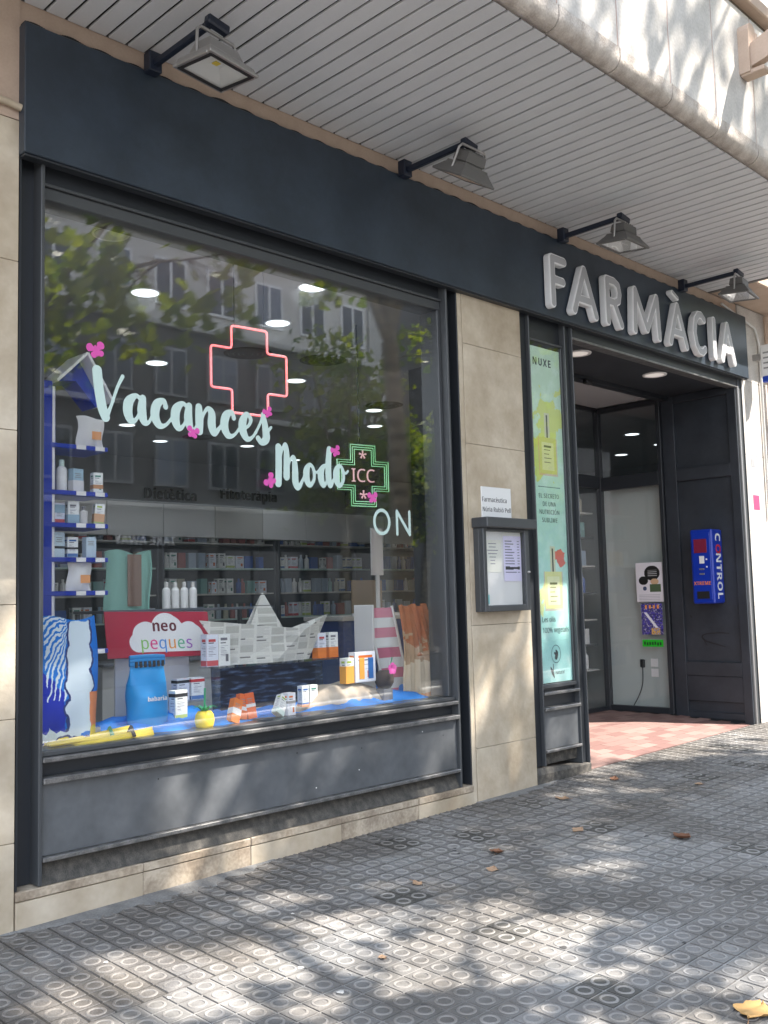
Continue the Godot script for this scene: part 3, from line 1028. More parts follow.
func tree(called: String, label: String, foot: Vector3, seed_: int, fork: float, top: float, crown: Vector3, rad: Vector3, leaves: int, lean: Vector3, boughs := []) -> void:
	var r := RandomNumberGenerator.new()
	r.seed = seed_
	foot.y = gy(foot.x, minf(foot.z, 15.0)) - 0.03
	var t := thing(called, label, "tree", foot, "plane trees along the street")
	var wood := MB.new()
	var pts: Array = []
	var rr: Array = []
	for k in 9:
		var f := k / 8.0
		pts.append(foot + lean * f * f + Vector3(sin(f * 4.0 + seed_) * 0.06, fork * f, cos(f * 3.0 + seed_) * 0.05))
		rr.append(lerpf(0.19, 0.125, f) * (1.25 if k == 0 else 1.0))
	wood.tube(pts, rr, 12)
	part(t, "trunk", wood, M.bark)
	var forkp: Vector3 = pts[8]
	var limbs := MB.new()
	var tips: Array = []
	for k in 7:
		var a := TAU * k / 7.0 + r.randf() * 0.6
		var h := r.randf_range(-0.75, 0.85)
		var rim := sqrt(1.0 - h * h)
		var goal := crown + Vector3(cos(a) * rim * rad.x, h * rad.y, sin(a) * rim * rad.z) * r.randf_range(0.55, 0.9)
		var path: Array = []
		var pr: Array = []
		var sag := Vector3(r.randf_range(-0.3, 0.3), r.randf_range(0.1, 0.6), r.randf_range(-0.3, 0.3))
		for s in 8:
			var f := s / 7.0
			path.append(forkp.lerp(goal, f) + sag * sin(f * PI))
			pr.append(lerpf(0.085, 0.018, f))
		limbs.tube(path, pr, 8)
		for s in range(2, 8):
			for q in 3:
				var d := Vector3(r.randfn(), r.randfn() * 0.7, r.randfn()).normalized() * r.randf_range(0.5, 1.3)
				var e: Vector3 = path[s] + d
				limbs.tube([path[s], (path[s] + e) * 0.5 + Vector3(0, 0.06, 0), e], [0.02, 0.013, 0.006], 5)
				tips.append(e)
				tips.append(path[s].lerp(e, 0.6))
	for bough in boughs:
		var bp: Array = []
		var br: Array = []
		for s in 9:
			var f := s / 8.0
			bp.append(pts[6].lerp(bough, f) + Vector3(0, 0.5 * sin(f * PI * 0.9), 0.15 * sin(f * 5.0)))
			br.append(lerpf(0.07, 0.012, f))
		limbs.tube(bp, br, 8)
		for s in range(3, 9):
			for q in (3 if bough.y < 6.0 else 1):
				var e: Vector3 = bp[s] + Vector3(r.randf_range(-0.7, 0.7), r.randf_range(-0.55, 0.35), r.randf_range(-0.5, 0.5))
				limbs.tube([bp[s], (bp[s] + e) * 0.5, e], [0.014, 0.009, 0.004], 5)
				tips.append(e)
	# leaves in clumps round the twig ends
	part(t, "limbs", limbs, M.bark)
	var shape := [Vector2(0, 0), Vector2(0.30, 0.02), Vector2(0.5, 0.30), Vector2(0.26, 0.42), Vector2(0.30, 0.72), Vector2(0, 1.0), Vector2(-0.30, 0.72), Vector2(-0.26, 0.42), Vector2(-0.5, 0.30), Vector2(-0.30, 0.02)]
	var lv := MB.new()
	lv.tinted = true
	for k in leaves:
		var tip: Vector3 = tips[r.randi() % tips.size()]
		var p := tip + Vector3(r.randfn(), r.randfn() * 0.8, r.randfn()) * 0.24
		var open := false
		for g in SUN_GAPS:
			var w := p - Vector3(g[0], g[1], g[2])
			var al := w.dot(to_sun)
			if al > 1.6 and (w - to_sun * al).length() < g[3] * r.randf_range(0.8, 1.25):
				open = true
		if open: continue
		var bs := Basis.from_euler(Vector3(r.randf_range(-1.1, 0.5), r.randf() * TAU, r.randf_range(-0.7, 0.7)))
		var sz := r.randf_range(0.12, 0.21)
		var warm := r.randf()
		lv.tint = Color(lerpf(0.12, 0.36, warm), lerpf(0.19, 0.38, warm), lerpf(0.022, 0.05, r.randf()))
		var nn := bs * Vector3(0, 0, 1)
		var mid := p + bs * Vector3(0, 0.42 * sz, -0.06 * sz)
		for s in shape.size():
			var a: Vector2 = shape[s]
			var b: Vector2 = shape[(s + 1) % shape.size()]
			var A := p + bs * Vector3(a.x * sz * 1.1, a.y * sz, absf(a.x) * 0.10 * sz)
			var B := p + bs * Vector3(b.x * sz * 1.1, b.y * sz, absf(b.x) * 0.10 * sz)
			lv.tri(mid, A, B, nn, nn, nn)
	part(t, "crown", lv, M.leaf)

func far_house() -> void:
	var zf := 18.6
	var x0 := 3.0
	var x1 := 23.4
	var h := thing("far_house", "grey house across the street reflected in the shop window", "building", Vector3(13, gy(13, 15), zf))
	var y0 := 0.0
	var body := MB.new()
	body.bb(Vector3(x0, -0.5, zf), Vector3(x1, 16.5, zf + 10))
	part(h, "wall", body, M.far_wall)
	cuboid(h, "upper_cladding", Vector3(x0, 9.27, zf - 0.06), Vector3(x1 - 1.11, 16.4, zf - 0.003), M.far_upper)
	for y in [4.1, 6.75, 9.1, 11.6, 14.2]:
		cuboid(h, "cornice", Vector3(x0 - 0.1, y, zf - 0.22), Vector3(x1 + 0.1, y + 0.16, zf - 0.001), M.far_band, 0.02)
	var wn := 0
	for row in [4.75, 7.25, 9.75, 12.3]:
		for col in 11:
			var x := 4.4 + col * 1.72
			var w := cuboid(h, "window", Vector3(x - 0.52, row - 0.06, zf - 0.12), Vector3(x + 0.52, row + 1.3, zf - 0.001), M.white if row > 9.0 else M.grey, 0.01)
			for s in [-1, 1]:
				cuboid(w, "pane", Vector3(x + s * 0.245 - 0.20, row + 0.02, zf - 0.126), Vector3(x + s * 0.245 + 0.20, row + 1.22, zf - 0.1205), M.win_far if wn % 3 else M.win_far_b)
			wn += 1
	for col in 5:
		var x := 4.6 + col * 3.9
		var sf := cuboid(h, "shopfront", Vector3(x, 0.45, zf - 0.06), Vector3(x + 3.3, 3.5, zf - 0.002), M.far_dark, 0.01)
		for q in 3:
			cuboid(sf, "pane", Vector3(x + 0.1 + q * 1.05, 0.9, zf - 0.066), Vector3(x + 1.05 + q * 1.05, 3.0, zf - 0.062), M.win_far)
	cuboid(h, "corner_pilaster", Vector3(x1 - 1.1, 0.0, zf - 0.15), Vector3(x1 + 0.05, 16.6, zf - 0.004), M.far_band, 0.02)
	lettering(h, "shop_lettering", "TAKE AWAY", 0.34, Transform3D(Basis(Vector3.UP, PI), Vector3(13.9, 3.22, zf - 0.09)), M.white, true, 0.03)
	var far2 := thing("far_block", "darker block standing farther down the opposite side", "building", Vector3(40, gy(40, 15), 24))
	var b2 := MB.new()
	b2.bb(Vector3(31, -0.5, 22), Vector3(70, 15, 34))
	part(far2, "wall", b2, M.far_wall)
	for row in 5:
		for col in 14:
			var x := 32.4 + col * 2.6
			cuboid(far2, "window", Vector3(x - 0.6, 1.6 + row * 2.7, 21.93), Vector3(x + 0.6, 3.1 + row * 2.7, 21.998), M.win_far, 0.01)

# ------------------------------------------------------------------ the room behind the window
const ROOM_BACK := -7.2
const FLOOR_IN := 0.318

func build_room() -> void:
	var f := MB.new()
	f.bb(Vector3(1.6, 0.1, ROOM_BACK), Vector3(13.4, FLOOR_IN, -1.56))
	f.bb(Vector3(1.6, 0.1, -1.56), Vector3(6.0, FLOOR_IN, -0.33))
	f.bb(Vector3(8.98, 0.1, -1.56), Vector3(13.4, FLOOR_IN, -0.33))
	structure("shop_floor", f, M.room_floor)
	var w := MB.new()
	w.bb(Vector3(1.6, 0.1, ROOM_BACK - 0.2), Vector3(13.4, 3.6, ROOM_BACK))
	structure("shop_wall_back", w, M.room_wall)
	w = MB.new()
	w.bb(Vector3(1.4, 0.1, ROOM_BACK - 0.2), Vector3(1.6, 3.6, -0.33))
	structure("shop_wall_left", w, M.room_wall)
	w = MB.new()
	w.bb(Vector3(13.4, 0.1, ROOM_BACK - 0.2), Vector3(13.6, 3.6, -0.33))
	structure("shop_wall_right", w, M.room_wall)
	w = MB.new()
	w.bb(Vector3(1.4, 3.44, ROOM_BACK - 0.2), Vector3(13.6, 3.6, -0.325))
	structure("shop_ceiling", w, M.room_ceiling)
	# white bulkhead over the far shelves, with its lettering
	var bk := thing("wall_bulkhead", "pale bulkhead over the far shelves carrying dark section lettering", "bulkhead", Vector3(9, 2.5, ROOM_BACK + 0.3))
	for k in 11:
		cuboid(bk, "panel", Vector3(4.5 + k * 0.8, 2.38, ROOM_BACK + 0.002), Vector3(5.292 + k * 0.8, 2.80, ROOM_BACK + 0.42), M.white if k % 4 else M.off_white, 0.006)
	lettering(bk, "section_lettering", "Dietètica", 0.19, at(7.25, 2.97, ROOM_BACK + 0.05), M.ink, true, 0.02)
	lettering(bk, "section_lettering", "Fitoteràpia", 0.19, at(8.55, 3.03, ROOM_BACK + 0.05), M.ink, true, 0.02)
	# round ceiling lights
	var at_px := [[2.55, -0.42, "nearest the window's left edge"], [3.92, -0.40, "just behind the neon cross wire"], [3.20, -1.15, "above the curly lettering"], [4.25, -1.15, "in front of the dark ceiling grille"], [4.22, -2.65, "above the letter V"], [5.50, -2.45, "right of the neon cross"], [5.45, -5.2, "far left over the back shelves"], [7.65, -3.65, "far right near the green cross"], [7.0, -3.0, "beside the far right grille"], [7.35, -5.6, "over the word Modo"], [6.3, -5.9, "over the section lettering"], [8.6, -6.2, "nearest the bulkhead"], [9.4, -3.4, "deep in the room behind the entrance"], [10.6, -2.16, "first beyond the lobby's upper pane"], [11.64, -2.36, "second beyond the lobby's upper pane"], [12.05, -3.2, "third beyond the lobby's upper pane"]]
	for a in at_px:
		var l := thing("ceiling_light", ("unlit round ceiling light %s" if at_px.find(a) == 0 else "lit round ceiling light %s") % a[2], "ceiling light", Vector3(a[0], 3.44, a[1]), "round ceiling lights in the shop")
		var rim := MB.new()
		rim.lathe(at(a[0], 3.438, a[1]), [Vector2(0.083, 0.0), Vector2(0.093, -0.006), Vector2(0.097, 0.0)], 28)
		part(l, "rim", rim, M.white)
		var disc := MB.new()
		disc.lathe(at(a[0], 3.434, a[1]), [Vector2(0.0, -0.0015), Vector2(0.0825, 0.0)], 28)
		part(l, "diffuser", disc, M.off_white if at_px.find(a) == 0 else M.lamp_glow)
		if at_px.find(a) == 0: continue
		var om := SpotLight3D.new()
		om.name = "lamp"
		l.add_child(om)
		om.position = Vector3(0, -0.02, 0)
		om.rotation_degrees = Vector3(-90, 0, 0)
		om.spot_angle = 80.0
		om.spot_range = 12.0
		om.light_energy = LAMP_ENERGY * (4.0 if a[1] > -1.3 and a[0] < 5.0 else 1.0)
		om.light_size = 0.1
		om.light_color = Color(0.92, 0.97, 1.0)
		om.shadow_enabled = true
	var grilles := [[4.6, -1.95, "behind the neon cross"], [5.2, -1.75, "right of the neon cross"], [6.5, -5.4, "under the curly lettering"], [6.9, -2.75, "at the far right"]]
	for a in grilles:
		var g := thing("ceiling_grille", "dark round ceiling grille %s" % a[2], "grille", Vector3(a[0], 3.44, a[1]), "round ceiling grilles")
		var d := MB.new()
		d.lathe(at(a[0], 3.437, a[1]), [Vector2(0.0, -0.004), Vector2(0.17, -0.004), Vector2(0.19, 0.0)], 28)
		part(g, "disc", d, M.black)
		for k in 4:
			var ring := MB.new()
			ring.lathe(at(a[0], 3.437, a[1]), [Vector2(0.03 + k * 0.04, -0.0045), Vector2(0.035 + k * 0.04, -0.009), Vector2(0.042 + k * 0.04, -0.0045)], 24)
			part(g, "vane", ring, M.frame_grey)

const LAMP_ENERGY := 0.12

# ------------------------------------------------------------------ the big shop window
func build_shop_window() -> void:
	var w := thing("shop_window", "large dark metal framed shop window above a grey panelled base", "shop window", Vector3(3.35, 0.33, -0.05))
	var F: Material = M.frame
	# deep side channels
	for s in [[1.869, 1.966, 1.872], [4.722, 4.826, 4.823]]:
		cuboid(w, "side_channel", Vector3(s[0], 0.33, -0.20), Vector3(s[1], 3.53, -0.075), F)
	cuboid(w, "channel_flange", Vector3(1.869, 0.329, -0.074), Vector3(1.879, 3.53, -0.006), F, 0.002)
	cuboid(w, "channel_flange", Vector3(1.966, 0.33, -0.20), Vector3(1.984, 3.53, 0.004), M.frame_grey, 0.003)
	cuboid(w, "channel_flange", Vector3(4.704, 0.33, -0.20), Vector3(4.7215, 3.53, 0.004), M.frame_grey, 0.003)
	cuboid(w, "channel_flange", Vector3(4.816, 0.33, -0.074), Vector3(4.826, 3.53, -0.006), F, 0.002)
	# head: stepped
	cuboid(w, "head_rail", Vector3(1.985, 3.43, -0.20), Vector3(4.703, 3.53, -0.055), F, 0.003)
	cuboid(w, "head_rail", Vector3(1.985, 3.415, -0.20), Vector3(4.703, 3.429, -0.03), M.frame_grey, 0.003)
	cuboid(w, "glazing_bead", Vector3(1.985, 3.358, -0.20), Vector3(4.703, 3.414, -0.045), M.frame_grey, 0.004)
	cuboid(w, "glazing_bead", Vector3(1.985, 0.886, -0.20), Vector3(2.001, 3.357, -0.045), M.frame_grey, 0.004)
	cuboid(w, "glazing_bead", Vector3(4.672, 0.886, -0.20), Vector3(4.703, 3.357, -0.045), M.frame_grey, 0.004)
	cuboid(w, "glazing_bead", Vector3(1.985, 0.862, -0.20), Vector3(4.703, 0.885, -0.02), M.frame_grey, 0.004)
	# base: lips, recesses and panel
	cuboid(w, "sill_lip", Vector3(1.985, 0.840, -0.20), Vector3(4.703, 0.861, 0.010), M.lip, 0.004)
	cuboid(w, "recess", Vector3(1.985, 0.777, -0.20), Vector3(4.703, 0.839, -0.050), M.frame)
	cuboid(w, "sill_lip", Vector3(1.985, 0.750, -0.20), Vector3(4.703, 0.776, 0.018), M.lip, 0.004)
	cuboid(w, "base_panel", Vector3(1.985, 0.446, -0.20), Vector3(4.703, 0.749, -0.018), M.panel, 0.002)
	cuboid(w, "sill_lip", Vector3(1.985, 0.426, -0.20), Vector3(4.703, 0.445, 0.012), M.lip, 0.003)
	var low := MB.new()
	low.quad(Vector3(1.985, 0.425, -0.055), Vector3(4.703, 0.425, -0.055), Vector3(4.703, 0.329, -0.004), Vector3(1.985, 0.329, -0.004), Vector3(0, 0.3, 1))
	low.quad(Vector3(1.985, 0.3285, -0.20), Vector3(4.703, 0.3285, -0.20), Vector3(4.703, 0.329, -0.004), Vector3(1.985, 0.329, -0.004), Vector3(0, -1, 0))
	part(w, "weathered_toe", low, M.grime)
	var g := MB.new()
	g.bb(Vector3(2.0005, 0.8855, -0.075), Vector3(4.6725, 3.3585, -0.063))
	part(w, "pane", g, M.glass)
	var g2 := MB.new()
	g2.bb(Vector3(2.0005, 0.8855, -0.099), Vector3(4.6725, 3.3585, -0.089))
	part(w, "inner_pane", g2, M.glass)
	# screws and chips of pale paint
	for k in 7:
		var s := MB.new()
		var x := rng.randf_range(2.05, 4.65)
		var y := rng.randf_range(0.5, 0.72)
		s.lathe(T(Vector3(x, y, -0.0175), Vector3(90, 0, 0)), [Vector2(0, 0.001), Vector2(0.003, 0.0008), Vector2(0.004, 0)], 8)
		part(w, "rivet", s, M.paper if k % 3 == 0 else M.black)
	# lower wall behind the base, closing the room
	cuboid(w, "inner_shelf", Vector3(1.869, 0.80, -0.95), Vector3(4.826, 0.862, -0.201), M.off_white, 0.003)
	cuboid(w, "inner_board", Vector3(1.869, FLOOR_IN, -0.34), Vector3(4.826, 0.798, -0.205), M.off_white)

# ------------------------------------------------------------------ narrow window, entrance lobby
func build_entrance() -> void:
	var n := thing("narrow_window", "narrow tall display window between the pillar and the entrance", "shop window", Vector3(5.8, 0.24, -0.05))
	cuboid(n, "side_post", Vector3(5.500, 0.335, -0.20), Vector3(5.598, 3.53, -0.03), M.frame, 0.003)
	cuboid(n, "channel_flange", Vector3(5.599, 0.335, -0.20), Vector3(5.611, 3.53, -0.002), M.frame_grey, 0.003)
	cuboid(n, "channel_flange", Vector3(6.040, 0.300, -0.20), Vector3(6.052, 3.53, -0.002), M.frame_grey, 0.003)
	cuboid(n, "door_post", Vector3(6.053, 0.296, -0.20), Vector3(6.128, 3.53, -0.022), M.frame, 0.003)
	cuboid(n, "channel_flange", Vector3(6.129, 0.294, -0.20), Vector3(6.140, 3.53, 0.002), M.frame_grey, 0.003)
	cuboid(n, "head_rail", Vector3(5.612, 3.34, -0.20), Vector3(6.039, 3.53, -0.05), M.frame, 0.003)
	cuboid(n, "glazing_bead", Vector3(5.612, 3.325, -0.20), Vector3(6.039, 3.339, -0.02), M.frame_grey, 0.003)
	cuboid(n, "glazing_bead", Vector3(6.022, 0.885, -0.20), Vector3(6.039, 3.324, -0.028), M.frame_grey, 0.003)
	cuboid(n, "glazing_bead", Vector3(5.612, 0.856, -0.20), Vector3(6.039, 0.884, -0.018), M.frame_grey, 0.003)
	cuboid(n, "sill_lip", Vector3(5.612, 0.812, -0.20), Vector3(6.039, 0.832, 0.008), M.lip, 0.003)
	cuboid(n, "recess", Vector3(5.612, 0.7275, -0.20), Vector3(6.039, 0.8555, -0.045), M.frame)
	cuboid(n, "sill_lip", Vector3(5.612, 0.705, -0.20), Vector3(6.039, 0.727, 0.012), M.lip, 0.003)
	cuboid(n, "base_panel", Vector3(5.612, 0.441, -0.20), Vector3(6.039, 0.7045, -0.02), M.panel, 0.002)
	cuboid(n, "sill_lip", Vector3(5.612, 0.422, -0.20), Vector3(6.039, 0.440, 0.008), M.lip, 0.003)
	cuboid(n, "weathered_toe", Vector3(5.612, 0.337, -0.20), Vector3(6.039, 0.4215, -0.045), M.grime)
	var st := MB.new()
	st.bb(Vector3(5.500, 0.15, -0.24), Vector3(6.142, 0.334, 0.004), 0.004)
	part(n, "base_block", MB_with_slope(), M.grime)
	var g := MB.new()
	g.bb(Vector3(5.6115, 0.8845, -0.042), Vector3(6.0225, 3.3245, -0.034))
	part(n, "pane", g, M.glass)
	cuboid(n, "back_board", Vector3(5.55, 0.34, -0.26), Vector3(6.13, 3.53, -0.205), M.frame)
	poster()

	var e := thing("shop_entrance", "dark recessed shop entrance with panelled side wall and glazed lobby", "entrance", Vector3(7.5, 0.3, -0.4))
	# dark lobby ceiling, header, threshold beam
	cuboid(e, "header", Vector3(6.141, 3.425, -0.10), Vector3(8.955, 3.53, -0.01), M.frame, 0.003)
	cuboid(e, "header_bead", Vector3(6.141, 3.408, -0.09), Vector3(8.89, 3.424, 0.004), M.lip, 0.003)
	cuboid(e, "lobby_ceiling", Vector3(6.0, 3.432, -0.70), Vector3(8.955, 3.50, -0.101), M.side_wall)
	cuboid(e, "threshold_beam", Vector3(6.0, 3.395, -0.80), Vector3(8.83, 3.50, -0.701), M.frame, 0.004)
	# right side wall: frame with sunk panels
	var X := 8.83
	cuboid(e, "side_wall_core", Vector3(X + 0.035, 0.15, -0.79), Vector3(8.955, 3.431, -0.05), M.side_wall)
	cuboid(e, "side_stile", Vector3(X, 0.22, -0.095), Vector3(X + 0.034, 3.43, -0.012), M.side_wall, 0.003)
	cuboid(e, "side_stile", Vector3(X, 0.22, -0.785), Vector3(X + 0.034, 3.43, -0.655), M.side_wall, 0.003)
	for a in [[3.36, 3.43], [2.58, 2.70], [0.70, 0.83], [0.30, 0.36]]:
		cuboid(e, "side_rail", Vector3(X + 0.001, a[0], -0.654), Vector3(X + 0.034, a[1], -0.096), M.side_wall, 0.003)
	cuboid(e, "low_panel", Vector3(X + 0.008, 0.46, -0.654), Vector3(X + 0.0345, 0.699, -0.096), M.side_wall, 0.004)
	# outer right jamb with its bright steel bead
	cuboid(e, "outer_jamb", Vector3(8.885, 0.22, -0.05), Vector3(8.942, 3.53, -0.004), M.frame_grey, 0.003)
	cuboid(e, "steel_bead", Vector3(8.862, 0.215, -0.03), Vector3(8.8845, 3.423, 0.006), M.metal, 0.004)
	cuboid(e, "steel_bead", Vector3(8.9425, 0.215, -0.03), Vector3(8.954, 3.53, 0.006), M.frame_grey, 0.003)
	cuboid(e, "bead_foot", Vector3(8.855, 0.205, -0.04), Vector3(8.953, 0.2145, 0.012), M.metal, 0.002)
	# glazed side beyond the wall, plane x = 8.83
	var z0 := -0.79
	var z1 := -1.50
	cuboid(e, "glass_stile", Vector3(X - 0.03, FLOOR_IN, z0 - 0.045), Vector3(X + 0.03, 3.43, z0 - 0.001), M.frame, 0.003)
	cuboid(e, "glass_stile", Vector3(X - 0.03, FLOOR_IN, z1 - 0.06), Vector3(X + 0.03, 3.43, z1), M.frame, 0.003)
	for a in [[FLOOR_IN, 0.375], [2.565, 2.70], [3.375, 3.43]]:
		cuboid(e, "glass_rail", Vector3(X - 0.028, a[0], z1 + 0.001), Vector3(X + 0.028, a[1], z0 - 0.046), M.frame, 0.003)
	for a in [[0.376, 2.564], [2.701, 3.374]]:
		var gp := MB.new()
		gp.bb(Vector3(X - 0.004, a[0], z1 + 0.0005), Vector3(X + 0.004, a[1], z0 - 0.0455))
		part(e, "side_pane", gp, M.clear)
	cuboid(e, "white_board", Vector3(X + 0.12, FLOOR_IN, -1.62), Vector3(X + 0.15, 2.62, -0.80), M.board_white)
	# back of the lobby, parallel to the facade
	var zb := -1.53
	cuboid(e, "back_rail", Vector3(6.0, 2.59, zb - 0.03), Vector3(X - 0.031, 2.72, zb + 0.02), M.frame, 0.003)
	cuboid(e, "back_rail", Vector3(6.0, 3.40, zb - 0.03), Vector3(X - 0.031, 3.44, zb + 0.02), M.frame, 0.003)
	cuboid(e, "back_rail", Vector3(6.0, FLOOR_IN, zb - 0.03), Vector3(X - 0.031, 0.36, zb + 0.02), M.frame, 0.003)
	for x in [7.86, 6.95]:
		cuboid(e, "back_stile", Vector3(x - 0.03, 0.361, zb - 0.028), Vector3(x + 0.03, 3.399, zb + 0.018), M.frame, 0.003)
	for a in [[7.891, X - 0.0315], [6.981, 7.829], [6.04, 6.919]]:
		for q in [[0.3605, 2.5895], [2.7205, 3.3995]]:
			var gb := MB.new()
			gb.bb(Vector3(a[0], q[0], zb - 0.006), Vector3(a[1], q[1], zb + 0.002))
			part(e, "back_pane", gb, M.clear)
	cuboid(e, "inner_ceiling", Vector3(6.0, 3.441, -1.60), Vector3(X + 0.15, 3.47, -0.801), M.pink_ceiling)
	# left side of the lobby
	cuboid(e, "left_wall", Vector3(6.0, FLOOR_IN, -1.56), Vector3(6.05, 3.44, -0.205), M.side_wall)
	cuboid(e, "sensor", Vector3(7.32, 3.35, -0.70), Vector3(7.42, 3.394, -0.65), M.black, 0.01)
	# floor of red tiles, ramped up from the pavement
	var fl := MB.new()
	fl.quad(Vector3(6.0, gy(6.0, 0) - 0.012, 0.0), Vector3(8.95, gy(8.95, 0) - 0.012, 0.0), Vector3(8.95, FLOOR_IN - 0.008, -0.80), Vector3(6.0, FLOOR_IN - 0.008, -0.80), Vector3.UP)
	fl.quad(Vector3(6.0, FLOOR_IN - 0.008, -0.80), Vector3(8.98, FLOOR_IN - 0.008, -0.80), Vector3(8.98, FLOOR_IN - 0.008, -1.58), Vector3(6.0, FLOOR_IN - 0.008, -1.58), Vector3.UP)
	var lf := structure("lobby_floor", fl, M.bed_old)
	var tw := 0.197
	var td := 0.097
	for i in 14:
		for j in 16:
			var za := -0.042 - j * 0.1
			var zb2 := za - td
			var xa := 6.055 + i * 0.2 - (0.1 if j % 2 else 0.0)
			if xa + tw > 8.94: continue
			var h := func(x: float, z: float) -> float:
				return lerpf(gy(x, 0), FLOOR_IN, clampf(-z / 0.80, 0, 1))
			var q := MB.new()
			var c: Array = []
			for p in [Vector2(xa, za), Vector2(xa + tw, za), Vector2(xa + tw, zb2), Vector2(xa, zb2)]:
				c.append(Vector3(p.x, h.call(p.x, p.y) + rng.randf_range(-0.0006, 0.0006), p.y))
			q.quad(c[0], c[1], c[2], c[3], Vector3.UP)
			for k in 4:
				var a: Vector3 = c[k]
				var b: Vector3 = c[(k + 1) % 4]
				q.quad(a, b, b - Vector3(0, 0.007, 0), a - Vector3(0, 0.007, 0), (a + b) / 2 - (c[0] + c[2]) / 2)
			part(lf, "floor_tile", q, M.tile_floor[rng.randi() % 4])
	# two round lamps in the lobby ceiling
	for a in [[6.62, "half hidden by the door post"], [7.82, "in the middle of the lobby ceiling"]]:
		var l := thing("lobby_light", "pale round recessed light %s" % a[1], "ceiling light", Vector3(a[0], 3.432, -0.27), "recessed lights in the lobby ceiling")
		var d := MB.new()
		d.lathe(at(a[0], 3.431, -0.27), [Vector2(0.0, -0.004), Vector2(0.085, -0.004), Vector2(0.088, -0.010), Vector2(0.105, -0.008), Vector2(0.108, 0.0)], 30)
		part(l, "ring", d, M.white)
		var dd := MB.new()
		dd.lathe(at(a[0], 3.4255, -0.27), [Vector2(0.0, -0.001), Vector2(0.083, 0.0)], 30)
		part(l, "diffuser", dd, M.lobby_glow)
		var sp := SpotLight3D.new()
		sp.name = "lamp"
		l.add_child(sp)
		sp.position = Vector3(0, -0.03, 0)
		sp.rotation_degrees = Vector3(-90, 0, 0)
		sp.spot_angle = 78.0
		sp.spot_range = 8.0
		sp.light_energy = 0.10
		sp.light_size = 0.08
		sp.light_color = Color(1.0, 0.95, 0.88)
		sp.shadow_enabled = true
	lobby_things()

func MB_with_slope() -> MB:
	var m := MB.new()
	var a := Vector3(5.500, 0.15, 0.004)
	m.bb(Vector3(5.500, 0.12, -0.24), Vector3(6.146, 0.292, 0.004), 0.004)
	m.quad(Vector3(5.500, 0.333, -0.01), Vector3(6.146, 0.293, -0.01), Vector3(6.146, 0.293, -0.24), Vector3(5.500, 0.333, -0.24), Vector3.UP)
	m.quad(Vector3(5.500, 0.333, -0.01), Vector3(6.146, 0.293, -0.01), Vector3(6.146, 0.29, 0.002), Vector3(5.500, 0.29, 0.002), Vector3(0, 0.3, 1))
	return m

